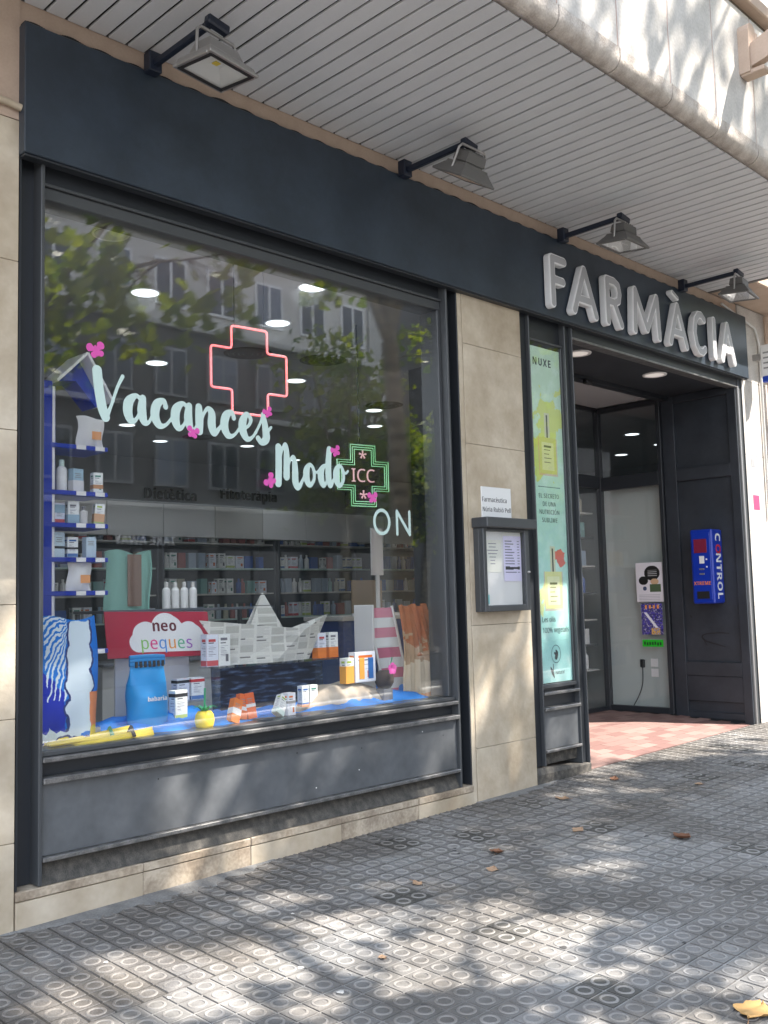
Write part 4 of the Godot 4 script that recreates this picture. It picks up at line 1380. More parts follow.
func poster() -> void:
	var W := 160
	var H := 960
	var im := Image.create(W, H, false, Image.FORMAT_RGB8)
	var nz := FastNoiseLite.new()
	nz.seed = 77
	nz.frequency = 0.012
	nz.fractal_octaves = 4
	var bot := func(px: float, py: float, cx: float, cy: float, liquid: Color, base: Color) -> Color:
		# flask: body, neck, cap
		var x := px - cx
		var y := py - cy
		if absf(x) < 46 and y > 0 and y < 112:
			if absf(x) > 41 or y > 105: return base.lerp(Color(0.85, 0.5, 0.45), 0.5)
			if absf(x) < 30 and y > 14 and y < 96: return liquid.lightened(0.35)
			return liquid
		if absf(x) < 13 and y > -72 and y <= 0:
			return Color(0.12, 0.12, 0.1) if absf(x) < 4 and y > -66 else Color(0.80, 0.80, 0.66)
		return base
	for y in H:
		for x in W:
			var n := nz.get_noise_2d(x, y)
			var c := Color(0.60, 0.86, 0.84).lerp(Color(0.73, 0.86, 0.75), clampf(1.25 - y / 700.0, 0, 1))
			c = c.lerp(Color(0.86, 0.95, 0.92), clampf(n * 0.9, 0, 0.7))
			# splashes of colour behind the flasks
			var d1 := Vector2(x - 92, y - 210).length() + n * 90.0
			if d1 < 74: c = c.lerp(Color(0.83, 0.85, 0.30), 0.75)
			var d1b := Vector2(x - 50, y - 330).length() + n * 70.0
			if d1b < 52: c = c.lerp(Color(0.80, 0.83, 0.25), 0.8)
			var d2 := Vector2((x - 118) * 1.3, (y - 618) * 0.75).length() + n * 60.0
			if d2 < 22: c = c.lerp(Color(0.86, 0.22, 0.16), 0.9)
			var d3 := Vector2(x - 42, y - 720).length() + n * 60.0
			if d3 < 34: c = c.lerp(Color(0.86, 0.82, 0.40), 0.7)
			c = bot.call(x, y, 84.0, 262.0, Color(0.80, 0.80, 0.32), c)
			c = bot.call(x, y, 86.0, 648.0, Color(0.86, 0.86, 0.52), c)
			im.set_pixel(x, y, c.lerp(Color(0.82, 0.90, 0.86), 0.25))
	im.fill_rect(Rect2i(30, 406, 108, 2), Color(0.3, 0.45, 0.43))
	for k in 5:
		im.fill_rect(Rect2i(66, 286 + k * 12, 36 - (k % 3) * 6, 2 if k else 6), Color(0.35, 0.40, 0.2))
		im.fill_rect(Rect2i(68, 680 + k * 13, 36 - (k % 3) * 6, 2 if k else 6), Color(0.40, 0.42, 0.25))
	var pr := MB.new()
	pr.quad(Vector3(5.622, 0.889, -0.0445), Vector3(6.0215, 0.889, -0.0445), Vector3(6.0215, 3.295, -0.0445), Vector3(5.622, 3.295, -0.0445), Vector3(0, 0, 1))
	var p := thing("advertising_poster", "tall mint green poster with two oil flasks in the narrow window", "poster", Vector3(5.82, 0.889, -0.0445))
	part(p, "sheet", pr, printed(im, 0.5))
	var ink := mat(0.03, 0.06, 0.06, 0.7)
	lettering(p, "brand_lettering", "NUXE", 0.075, at(5.80, 3.185, -0.0432), ink, true, 0.0006, 6)
	var lines := ["EL SECRETO", "DE UNA", "NUTRICIÓN", "SUBLIME"]
	for k in 4:
		lettering(p, "slogan", lines[k], 0.044, at(5.822, 2.21 - k * 0.058, -0.0432), ink, false, 0.0006, 2)
	lettering(p, "claim", "Les olis", 0.05, at(5.76, 1.33, -0.0432), ink, false, 0.0006)
	lettering(p, "claim", "100% vegetals", 0.05, at(5.84, 1.255, -0.0432), ink, false, 0.0006)
	var em := MB.new()
	for s in [[curve([Vector3(0, 0.02, 0.006), Vector3(0.012, 0.0, 0.014), Vector3(0.0, -0.03, 0.016)], 4)], [curve([Vector3(-0.015, 0.002, 0.008), Vector3(0.0, -0.008, 0.012)], 3)]]:
		flat_shape(field(s, Vector2(-0.06, -0.08), Vector2(0.06, 0.06), 0.003), at(5.83, 1.09, -0.0432), em)
	var ringp: Array = []
	for k in 25:
		ringp.append(Vector3(cos(TAU * k / 24) * 0.055, sin(TAU * k / 24) * 0.062, 0.002))
	flat_shape(field([ringp], Vector2(-0.07, -0.08), Vector2(0.07, 0.08), 0.0025), at(5.83, 1.085, -0.0430), em)
	flat_shape(field([curve([Vector3(-0.02, 0.03, 0.004), Vector3(0.0, -0.005, 0.014), Vector3(0.02, -0.045, 0.003)], 5), [Vector3(0.012, 0.05, 0.003), Vector3(0.012, 0.005, 0.004)]], Vector2(-0.06, -0.07), Vector2(0.06, 0.07), 0.003), at(5.78, 0.965, -0.0432), em)
	part(p, "emblem", em, ink)
	lettering(p, "claim", "natural", 0.034, at(5.87, 0.955, -0.0432), ink, false, 0.0006)

func lobby_things() -> void:
	# dispenser on the side wall: blue steel cabinet
	var x0 := 8.655
	var x1 := 8.864
	var za := -0.455
	var zb := -0.235
	var v := thing("vending_machine", "blue wall-mounted vending machine on the dark lobby wall", "vending machine", Vector3(8.76, 1.385, -0.35))
	cuboid(v, "cabinet", Vector3(x0, 1.385, za), Vector3(x1, 2.08, zb), M.royal, 0.012)
	cuboid(v, "front_panel", Vector3(x0 - 0.008, 1.42, za + 0.018), Vector3(x0 + 0.001, 2.05, zb - 0.018), M.royal, 0.004)
	cuboid(v, "display_screen", Vector3(x0 - 0.011, 1.86, za + 0.04), Vector3(x0 - 0.0075, 1.99, zb - 0.05), mat(0.20, 0.02, 0.05, 0.25), 0.001)
	cuboid(v, "coin_plate", Vector3(x0 - 0.012, 1.76, za + 0.09), Vector3(x0 - 0.0075, 1.83, za + 0.14), M.silver, 0.002)
	for k in 2:
		cuboid(v, "button", Vector3(x0 - 0.013, 1.79 - k * 0.07, zb - 0.065), Vector3(x0 - 0.0075, 1.805 - k * 0.07, zb - 0.05), M.white, 0.002)
		cuboid(v, "coin_slot", Vector3(x0 - 0.012, 1.70 - k * 0.045, za + 0.085), Vector3(x0 - 0.0075, 1.715 - k * 0.045, za + 0.135), M.metal, 0.001)
	cuboid(v, "outlet", Vector3(x0 - 0.010, 1.43, za + 0.05), Vector3(x0 - 0.0075, 1.50, zb - 0.045), M.black, 0.001)
	var face := Basis(Vector3(0, 0, 1), Vector3.UP, Vector3(-1, 0, 0))
	lettering(v, "front_lettering", "XTREME", 0.045, Transform3D(face, Vector3(x0 - 0.0085, 1.575, -0.345)), M.orange, true, 0.001)
	var side := Transform3D(Basis(Vector3(0, -1, 0), Vector3(1, 0, 0), Vector3(0, 0, 1)), Vector3(8.77, 1.735, zb + 0.001))
	lettering(v, "side_lettering", "C   NTROL", 0.135, side, M.white, true, 0.001)
	lettering(v, "side_lettering", "O", 0.135, Transform3D(side.basis, Vector3(8.77, 1.895, zb + 0.001)), M.red, true, 0.001)
	# scratched arrow on the wall
	var ar := MB.new()
	flat_shape(field([curve([Vector3(-0.14, 0.05, 0.004), Vector3(-0.05, 0.055, 0.005), Vector3(0.08, 0.045, 0.004), Vector3(0.13, 0.02, 0.006), Vector3(0.10, -0.02, 0.006), Vector3(0.0, -0.05, 0.005), Vector3(-0.10, -0.075, 0.003)], 6), [Vector3(0.12, 0.0, 0.004), Vector3(0.085, -0.065, 0.004)], [Vector3(0.24, 0.22, 0.006), Vector3(0.225, 0.20, 0.005)]], Vector2(-0.2, -0.12), Vector2(0.3, 0.3), 0.005), Transform3D(Basis(Vector3(0, 0, -1), Vector3.UP, Vector3(-1, 0, 0)), Vector3(8.8635, 1.05, -0.36)), ar)
	solo("scrawled_mark", "dark scrawled curve on the lobby wall under the vending machine", "graffiti", ar, M.black)
	# two posters and a green slip on the side pane
	var X := 8.8245
	var im := Image.create(96, 128, false, Image.FORMAT_RGB8)
	for y in 128:
		for x in 96:
			var c := Color(0.86, 0.85, 0.87)
			if Vector2((x - 58) / 28.0, (y - 34) / 24.0).length() < 1.0 or Vector2((x - 26) / 17.0, (y - 58) / 14.0).length() < 1.0: c = Color(0.06, 0.06, 0.06)
			if Vector2((x - 30) / 7.0, (y - 84) / 7.0).length() < 1.0: c = Color(0.25, 0.30, 0.42)
			if Vector2((x - 66) / 15.0, (y - 62) / 10.0).length() < 1.0: c = Color(0.80, 0.66, 0.52)
			if absf(x - 68) < 20 and y > 70 and y < 96: c = Color(0.30, 0.38, 0.26)
			if y > 102 and y % 5 == 0 and x > 8 and x < 84: c = Color(0.55, 0.55, 0.58)
			if y > 24 and y < 46 and y % 6 < 2 and x > 42 and x < 76: c = Color(0.8, 0.8, 0.8)
			im.set_pixel(x, y, c)
	wall_sheet("notice_poster", "white notice with black speech bubbles on the lobby pane", X, -1.15, -0.855, 1.41, 1.80, printed(im, 0.7))
	im = Image.create(96, 128, false, Image.FORMAT_RGB8)
	var nz := FastNoiseLite.new()
	nz.seed = 5
	nz.frequency = 0.09
	for y in 128:
		for x in 96:
			var n := nz.get_noise_2d(x, y)
			var c := Color(0.10, 0.10, 0.34)
			if n > 0.16: c = Color(0.35, 0.30, 0.72)
			if n < -0.25: c = Color(0.72, 0.70, 0.82)
			if absf((x - 20) - (y - 40) * 0.8) < 7 and y > 36 and y < 100: c = Color(0.9, 0.9, 0.92)
			if y > 6 and y < 22 and x > 12 and x < 84 and (x / 9) % 2 == 0: c = Color(0.92, 0.60, 0.28)
			if y > 100 and absf(x - 62) < 20 and n > -0.1: c = Color(0.85, 0.68, 0.35)
			im.set_pixel(x, y, c)
	wall_sheet("event_poster", "dark blue illustrated event poster on the lobby pane", X, -1.11, -0.875, 1.085, 1.395, printed(im, 0.6))
	im = Image.create(64, 32, false, Image.FORMAT_RGB8)
	im.fill(Color(0.10, 0.72, 0.12))
	for k in 7:
		im.fill_rect(Rect2i(5 + k * 8, 9 + (k * 3) % 4, 5, 14), Color(0.05, 0.18, 0.06))
	wall_sheet("green_slip", "bright green paper slip under the event poster", X, -1.112, -0.882, 0.966, 1.035, printed(im, 0.7))
	# twin socket and a black lead on the white board behind the glass
	var s := thing("wall_socket", "white twin socket on the board behind the lobby pane", "socket", Vector3(8.95, 0.70, -1.05))
	for k in 2:
		cuboid(s, "socket_plate", Vector3(8.942, 0.76 - k * 0.10, -1.10), Vector3(8.9495, 0.84 - k * 0.10, -1.02), M.white, 0.002)
	var cb := MB.new()
	var pts: Array = []
	for q in curve([Vector3(0.80, -1.19, 0), Vector3(0.70, -1.19, 0), Vector3(0.58, -1.20, 0), Vector3(0.46, -1.25, 0), Vector3(0.35, -1.32, 0)], 5):
		pts.append(Vector3(8.935, q.x, q.y))
	cb.tube(pts, 0.005, 6)
	cb.bb(Vector3(8.925, 0.75, -1.215), Vector3(8.9495, 0.83, -1.165), 0.006)
	solo("power_lead", "black power lead hanging from a plug behind the lobby pane", "cable", cb, M.black)

func wall_sheet(called: String, label: String, x: float, za: float, zb: float, y0: float, y1: float, m: Material) -> void:
	var q := MB.new()
	q.quad(Vector3(x, y0, za), Vector3(x, y0, zb), Vector3(x, y1, zb), Vector3(x, y1, za), Vector3(-1, 0, 0))
	solo(called, label, "poster", q, m)

# ------------------------------------------------------------------ fascia with channel letters
func build_fascia() -> void:
	var zf := 0.055
	var f := thing("shop_fascia", "long dark blue fascia board with silver FARMÀCIA letters", "shop sign", Vector3(5.5, 3.53, 0.02))
	cuboid(f, "board", Vector3(1.862, 3.505, -0.011), Vector3(9.012, 4.108, zf), M.fascia, 0.004)
	cuboid(f, "lower_edge", Vector3(1.869, 3.494, -0.010), Vector3(9.0, 3.5045, zf - 0.012), M.frame, 0.002)
	# ragged dark sealing foam on top
	var foam := MB.new()
	var nz := FastNoiseLite.new()
	nz.seed = 9
	nz.frequency = 0.9
	var x := 1.87
	while x < 8.4:
		var h := 0.012 + 0.022 * maxf(0.0, nz.get_noise_1d(x)) + 0.006 * sin(x * 37.0)
		foam.bb(Vector3(x, 4.1085, -0.0105), Vector3(x + 0.0115, 4.1085 + maxf(0.003, h), zf - 0.02))
		x += 0.0118
	part(f, "sealing_foam", foam, M.black)
	# letters, each a rounded solid of strokes; x, width from the photograph
	var H := 0.402
	var r := 0.036
	var y0 := 3.548
	var glyphs := {
		"F": [[[0, 0], [0, 1]], [[0, 1], [0.85, 1]], [[0, 0.53], [0.72, 0.53]]],
		"A": [[[-0.02, 0], [0.5, 1]], [[0.5, 1], [1.02, 0]], [[0.22, 0.30], [0.78, 0.30]]],
		"R": [[[0, 0], [0, 1]], [[0, 1], [0.50, 1], [0.76, 0.93], [0.84, 0.75], [0.76, 0.57], [0.50, 0.49], [0, 0.49]], [[0.45, 0.49], [0.92, 0]]],
		"M": [[[0, 0], [0.06, 1]], [[0.06, 1], [0.5, 0.12]], [[0.5, 0.12], [0.94, 1]], [[0.94, 1], [1, 0]]],
		"C": [[[0.95, 0.90], [0.72, 1.0], [0.45, 0.99], [0.20, 0.84], [0.05, 0.50], [0.20, 0.16], [0.45, 0.01], [0.72, 0.0], [0.95, 0.10]]],
		"I": [[[0, 0], [0, 1]]],
	}
	var seq := [["F", 5.755, 0.175], ["A", 6.025, 0.275], ["R", 6.475, 0.205], ["M", 6.865, 0.38], ["A", 7.435, 0.265], ["C", 7.845, 0.205], ["I", 8.225, 0.0], ["A", 8.375, 0.225]]
	for k in seq.size():
		var s: Array = seq[k]
		var strokes: Array = []
		for st in glyphs[s[0]]:
			var line: Array = []
			for p in st:
				line.append(Vector3(p[0] * s[2], r + p[1] * (H - 2 * r), r))
			strokes.append(line)
		if k == 4:
			strokes.append([Vector3(0.065, H + 0.072, 0.022), Vector3(0.15, H + 0.035, 0.020)])
		var g := field(strokes, Vector2(-0.06, -0.03), Vector2(s[2] + 0.06, H + 0.15), 0.0056)
		var mb := MB.new()
		solid_shape(g, at(s[1], y0, zf + 0.006), 0.055, 0.0045, mb)
		part(f, "letter", mb, M.silver)
		# raised face of the letter
		var g2 := g.duplicate()
		var ff: PackedFloat32Array = g.f.duplicate()
		for q in ff.size():
			ff[q] += 0.0115
		g2.f = ff
		var fm := MB.new()
		flat_shape(g2, at(s[1], y0, zf + 0.0625), fm)
		part(f, "letter_face", fm, M.letter_face)

# ------------------------------------------------------------------ floodlights on brackets
func build_floodlights() -> void:
	flood(2.493, true, "led floodlight with black-rimmed square glass over the fascia's left end", 2.5, 8.0)
	flood(4.271, false, "grey floodlight over the fascia above the window's right end", 30.0, 0.0)
	flood(5.951, false, "grey floodlight right above the letters F and A", 6.0, 0.0)
	flood(7.742, false, "grey floodlight over the fascia nearest the sunlit wall", 4.0, 8.0)

func flood(x: float, led: bool, label: String, tilt: float, turn: float) -> void:
	var t := thing("floodlight", label, "floodlight", Vector3(x, 4.13, 0.06), "floodlights over the fascia")
	cuboid(t, "bracket_box", Vector3(x - 0.035, 4.085, 0.0565), Vector3(x + 0.035, 4.185, 0.115), M.navy, 0.004)
	var arm := MB.new()
	var tip := Vector3(x + 0.005, 4.128, 0.58)
	var root := Vector3(x, 4.125, 0.11)
	arm.box(Transform3D(Basis.looking_at(tip - root), (root + tip) / 2), Vector3(0.028, 0.034, (tip - root).length()), 0.004)
	part(t, "arm", arm, M.navy)
	var kn := MB.new()
	kn.box(T(tip + Vector3(0.03, 0.0, -0.01), Vector3(0, 0, -10)), Vector3(0.12, 0.045, 0.045), 0.008)
	part(t, "knuckle", kn, M.navy)
	var hb := Transform3D(Basis.from_euler(Vector3(deg_to_rad(tilt), deg_to_rad(turn), 0)), Vector3(x + 0.03, 4.025 if not led else 4.0, 0.57))
	var yoke := MB.new()
	var w := 0.118
	yoke.tube([hb * Vector3(-w, -0.075, 0), hb * Vector3(-w, 0.055, 0), hb * Vector3(-w + 0.018, 0.075, 0), hb * Vector3(w - 0.018, 0.075, 0), hb * Vector3(w, 0.055, 0), hb * Vector3(w, -0.075, 0)], 0.008, 8)
	part(t, "yoke", yoke, M.metal)
	# housing: cap, skirt and flange
	var hs := MB.new()
	var rows := [[0.052, 0.066, 0.040], [0.046, 0.078, 0.050], [-0.008, 0.082, 0.056], [-0.011, 0.074, 0.050], [-0.018, 0.074, 0.050], [-0.021, 0.098, 0.074], [-0.035, 0.104, 0.080], [-0.085, 0.145, 0.120]] if not led else [[0.02, 0.085, 0.05], [-0.03, 0.10, 0.07], [-0.06, 0.135, 0.105], [-0.085, 0.142, 0.112]]
	frustum(hs, hb, rows)
	part(t, "housing", hs, M.lamp_grey if not led else M.metal)
	for k in 5:
		if led: break
		var fin := MB.new()
		fin.box(hb * T(Vector3(-0.05 + k * 0.025, 0.05, 0)), Vector3(0.004, 0.016, 0.08), 0.001)
		part(t, "fin", fin, M.lamp_grey)
	var fl := MB.new()
	var o := 0.15
	var d := 0.125
	for s in [-1.0, 1.0]:
		fl.box(hb * T(Vector3(0, -0.092, s * (d - 0.012))), Vector3(o * 2, 0.014, 0.024), 0.003)
		fl.box(hb * T(Vector3(s * (o - 0.012), -0.092, 0)), Vector3(0.024, 0.0135, d * 2 - 0.05), 0.003)
	part(t, "flange", fl, M.lamp_grey if not led else M.metal)
	if led:
		var rim := MB.new()
		for s in [-1.0, 1.0]:
			rim.box(hb * T(Vector3(0, -0.099, s * (d - 0.024))), Vector3(o * 2 - 0.03, 0.006, 0.020), 0.002)
			rim.box(hb * T(Vector3(s * (o - 0.025), -0.099, 0)), Vector3(0.020, 0.0055, d * 2 - 0.07), 0.002)
		part(t, "rim", rim, M.black)
	# reflector: sloping silver walls inside, lamp, glass
	var rf := MB.new()
	var a := 0.122
	var b := 0.098
	var e := 0.045
	for s in [-1.0, 1.0]:
		rf.quad(hb * Vector3(-a, -0.093, s * b), hb * Vector3(a, -0.093, s * b), hb * Vector3(e, -0.052, s * 0.03), hb * Vector3(-e, -0.052, s * 0.03), hb.basis * Vector3(0, -1, -s))
		rf.quad(hb * Vector3(s * a, -0.093, -b), hb * Vector3(s * a, -0.093, b), hb * Vector3(s * e, -0.052, 0.03), hb * Vector3(s * e, -0.052, -0.03), hb.basis * Vector3(-s, -1, 0))
	rf.quad(hb * Vector3(-e, -0.052, -0.03), hb * Vector3(e, -0.052, -0.03), hb * Vector3(e, -0.052, 0.03), hb * Vector3(-e, -0.052, 0.03), hb.basis * Vector3(0, -1, 0))
	part(t, "reflector", rf, M.reflector)
	var bulb := MB.new()
	if led:
		bulb.box(hb * T(Vector3(0, -0.056, 0)), Vector3(0.03, 0.006, 0.03), 0.002)
		part(t, "led_chip", bulb, M.yellow)
	else:
		bulb.tube([hb * Vector3(-0.06, -0.075, 0), hb * Vector3(0.06, -0.075, 0)], 0.006, 8)
		part(t, "halogen_tube", bulb, M.white)
	var gl := MB.new()
	gl.box(hb * T(Vector3(0, -0.0955, 0)), Vector3(a * 2 + 0.004, 0.003, b * 2 + 0.004))
	part(t, "glass", gl, M.clear)

func frustum(mb: MB, xf: Transform3D, rows: Array) -> void:
	for k in rows.size() - 1:
		var p: Array = rows[k]
		var q: Array = rows[k + 1]
		for s in [-1.0, 1.0]:
			mb.quad(xf * Vector3(-p[1], p[0], s * p[2]), xf * Vector3(p[1], p[0], s * p[2]), xf * Vector3(q[1], q[0], s * q[2]), xf * Vector3(-q[1], q[0], s * q[2]), xf.basis * Vector3(0, 0.3, s))
			mb.quad(xf * Vector3(s * p[1], p[0], -p[2]), xf * Vector3(s * p[1], p[0], p[2]), xf * Vector3(s * q[1], q[0], q[2]), xf * Vector3(s * q[1], q[0], -q[2]), xf.basis * Vector3(s, 0.3, 0))
	var t: Array = rows[0]
	mb.quad(xf * Vector3(-t[1], t[0], -t[2]), xf * Vector3(t[1], t[0], -t[2]), xf * Vector3(t[1], t[0], t[2]), xf * Vector3(-t[1], t[0], t[2]), xf.basis * Vector3.UP)

# ------------------------------------------------------------------ things on the walls
func build_wall_things() -> void:
	# name plate
	var p := thing("name_plate", "small white pharmacist name plate on the stone pillar", "plate", Vector3(5.15, 2.03, 0.01))
	cuboid(p, "plate", Vector3(4.995, 2.02, 0.0005), Vector3(5.305, 2.225, 0.012), M.white, 0.002)
	lettering(p, "name_lettering", "Farmacèutica", 0.044, at(5.125, 2.14, 0.0128), M.ink, false, 0.0008)
	lettering(p, "name_lettering", "Núria Rubió Pell", 0.042, at(5.147, 2.075, 0.0128), M.ink, false, 0.0008)
	# notice case
	var c := thing("notice_case", "grey glazed notice case holding two sheets on the stone pillar", "notice case", Vector3(5.1, 1.40, 0.05))
	var x0 := 4.905
	var x1 := 5.39
	cuboid(c, "back_box", Vector3(x0, 1.405, 0.0005), Vector3(x1, 1.945, 0.045), M.frame_grey, 0.003)
	cuboid(c, "backing_sheet", Vector3(x0 + 0.035, 1.445, 0.0455), Vector3(x1 - 0.045, 1.925, 0.047), M.paper)
	for a in [[x0, x0 + 0.034, 1.405, 1.945], [x1 - 0.044, x1, 1.405, 1.945]]:
		cuboid(c, "door_stile", Vector3(a[0], a[2], 0.0455), Vector3(a[1], a[3], 0.085), M.frame_grey, 0.004)
	for a in [[1.405, 1.444], [1.926, 1.945]]:
		cuboid(c, "door_rail", Vector3(x0 + 0.0345, a[0], 0.0455), Vector3(x1 - 0.0445, a[1], 0.084), M.frame_grey, 0.004)
	cuboid(c, "hood", Vector3(x0 - 0.015, 1.946, -0.001), Vector3(x1 + 0.035, 2.012, 0.135), M.frame_grey, 0.006)
	var gl := MB.new()
	gl.bb(Vector3(x0 + 0.033, 1.443, 0.070), Vector3(x1 - 0.043, 1.927, 0.074))
	part(c, "pane", gl, M.clear)
	var lk := MB.new()
	lk.lathe(T(Vector3(x1 - 0.02, 1.66, 0.0845), Vector3(90, 0, 0)), [Vector2(0, 0.012), Vector2(0.008, 0.012), Vector2(0.010, 0.0)], 12)
	part(c, "lock", lk, M.metal)
	notice(Vector3(4.945, 1.66, 0.0495), Vector2(0.185, 0.21), Color(0.88, 0.88, 0.84), false, "cream typed sheet in the notice case", 7)
	notice(Vector3(5.15, 1.60, 0.0515), Vector2(0.19, 0.30), Color(0.86, 0.84, 0.94), true, "lilac duty list with a black bar in the notice case", 12)
	var sticker := MB.new()
	sticker.quad(Vector3(4.955, 1.455, 0.048), Vector3(4.995, 1.455, 0.048), Vector3(4.995, 1.515, 0.048), Vector3(4.955, 1.515, 0.048), Vector3(0, 0, 1))
	solo("small_sticker", "small turquoise sticker in the notice case's lower left corner", "sticker", sticker, mat(0.22, 0.58, 0.60, 0.6))
	# conduit stub at the left end of the fascia
	var pipe := MB.new()
	pipe.tube([Vector3(0.4, 3.735, 0.015), Vector3(1.80, 3.725, 0.015), Vector3(1.862, 3.715, 0.02)], 0.016, 10)
	solo("wall_conduit", "thin cream conduit entering the left end of the fascia", "pipe", pipe, M.stone)
	# right wall: pipes, bell sign, stickers
	var dp := thing("drain_pipe", "pale drain pipe running down the sunlit wall", "pipe", Vector3(9.52, 0.28, 0.05))
	var pm := MB.new()
	pm.tube([Vector3(9.50, 0.30, 0.05), Vector3(9.50, 3.3, 0.05), Vector3(9.50, 4.2, 0.05)], 0.032, 14)
	part(dp, "pipe", pm, M.plaster)
	for y in [0.9, 2.0, 3.1]:
		var cl := MB.new()
		cl.lathe(at(9.50, y, 0.05), [Vector2(0.033, -0.012), Vector2(0.038, -0.01), Vector2(0.038, 0.01), Vector2(0.033, 0.012)], 14)
		part(dp, "clip", cl, M.lamp_grey)
	var d2 := MB.new()
	d2.tube([Vector3(9.36, 2.2, 0.02), Vector3(9.36, 3.9, 0.02), Vector3(9.28, 4.05, 0.02), Vector3(8.6, 4.16, 0.02)], 0.012, 8)
	solo("cable_duct", "thin cable duct bending under the eave beside the fascia", "pipe", d2, M.off_white)
	var s := thing("projecting_sign", "small white projecting sign with blue foot beside the fascia", "sign", Vector3(9.3, 3.55, 0.12))
	cuboid(s, "bracket", Vector3(9.235, 3.72, 0.0005), Vector3(9.26, 3.78, 0.08), M.metal, 0.003)
	cuboid(s, "box", Vector3(9.225, 3.53, 0.08), Vector3(9.27, 3.86, 0.26), M.white, 0.012)
	cuboid(s, "blue_foot", Vector3(9.22, 3.49, 0.09), Vector3(9.275, 3.555, 0.22), M.blue, 0.01)
	for k in 4:
		cuboid(s, "print_line", Vector3(9.2235, 3.62 + k * 0.05, 0.11), Vector3(9.2252, 3.635 + k * 0.05, 0.23), M.grey)
	var st := thing("door_stickers", "pink and grey stickers in a column on the sunlit wall", "sticker", Vector3(9.13, 2.4, 0.003))
	var cols := [[2.67, 2.75, mat(0.30, 0.30, 0.31, 0.6)], [2.45, 2.63, mat(0.75, 0.45, 0.43, 0.6)], [2.41, 2.44, mat(0.35, 0.42, 0.62, 0.6)], [2.26, 2.40, mat(0.80, 0.05, 0.14, 0.5)]]
	for a in cols:
		var q := MB.new()
		q.bb(Vector3(9.07, a[0], 0.0004), Vector3(9.20 if a[0] < 2.6 else 9.15, a[1], 0.002))
		part(st, "sticker", q, a[2])
	# iron bracket on the parapet
	var b := thing("awning_bracket", "cream cast bracket with a projecting arm on the balcony parapet", "bracket", Vector3(5.9, 4.75, 1.535))
	var pl := MB.new()
	var poly := PackedVector2Array([Vector2(-0.055, -0.16), Vector2(0.055, -0.16), Vector2(0.055, 0.12), Vector2(0.045, 0.15), Vector2(0.02, 0.17), Vector2(-0.02, 0.17), Vector2(-0.045, 0.15), Vector2(-0.055, 0.12)])
	pl.prism(at(5.9, 4.90, 1.525), poly, 0.0, 0.07)
	part(b, "wall_plate", pl, M.plaster)
	var armp := MB.new()
	armp.prism(Transform3D(Basis(Vector3(0, 0, 1), Vector3.UP, Vector3(-1, 0, 0)), Vector3(5.93, 4.84, 1.595)), PackedVector2Array([Vector2(0, -0.06), Vector2(0.09, -0.04), Vector2(0.30, 0.06), Vector2(0.42, 0.06), Vector2(0.42, 0.14), Vector2(0.14, 0.14), Vector2(0, 0.09)]), 0.0, 0.06)
	part(b, "arm", armp, M.plaster)
	cuboid(b, "foot_flange", Vector3(5.855, 4.725, 1.528), Vector3(5.95, 4.755, 1.68), M.plaster, 0.005)
	cuboid(b, "lug", Vector3(5.94, 4.93, 1.56), Vector3(5.975, 5.03, 1.60), M.plaster, 0.003)

func notice(o: Vector3, s: Vector2, col: Color, bar: bool, label: String, lines: int) -> void:
	var im := Image.create(64, 96, false, Image.FORMAT_RGB8)
	im.fill(col)
	var r := RandomNumberGenerator.new()
	r.seed = lines
	for k in lines:
		var y := 10 + k * (76 / lines)
		var w := r.randi_range(14, 40)
		var x := 6 if bar else 32 - w / 2
		im.fill_rect(Rect2i(x, y, w, 2), Color(0.45, 0.45, 0.50))
		if bar: im.fill_rect(Rect2i(50, y, 8, 2), Color(0.55, 0.55, 0.6))
	if bar:
		im.fill_rect(Rect2i(6, 66, 52, 4), Color(0.08, 0.08, 0.08))
	var q := MB.new()
	q.quad(o, o + Vector3(s.x, 0, 0), o + Vector3(s.x, s.y, 0), o + Vector3(0, s.y, 0), Vector3(0, 0, 1))
	solo("notice_sheet", label, "notice", q, printed(im, 0.85), "sheets in the notice case")

# ------------------------------------------------------------------ stickers on the glass
const STICK_Z := -0.0763

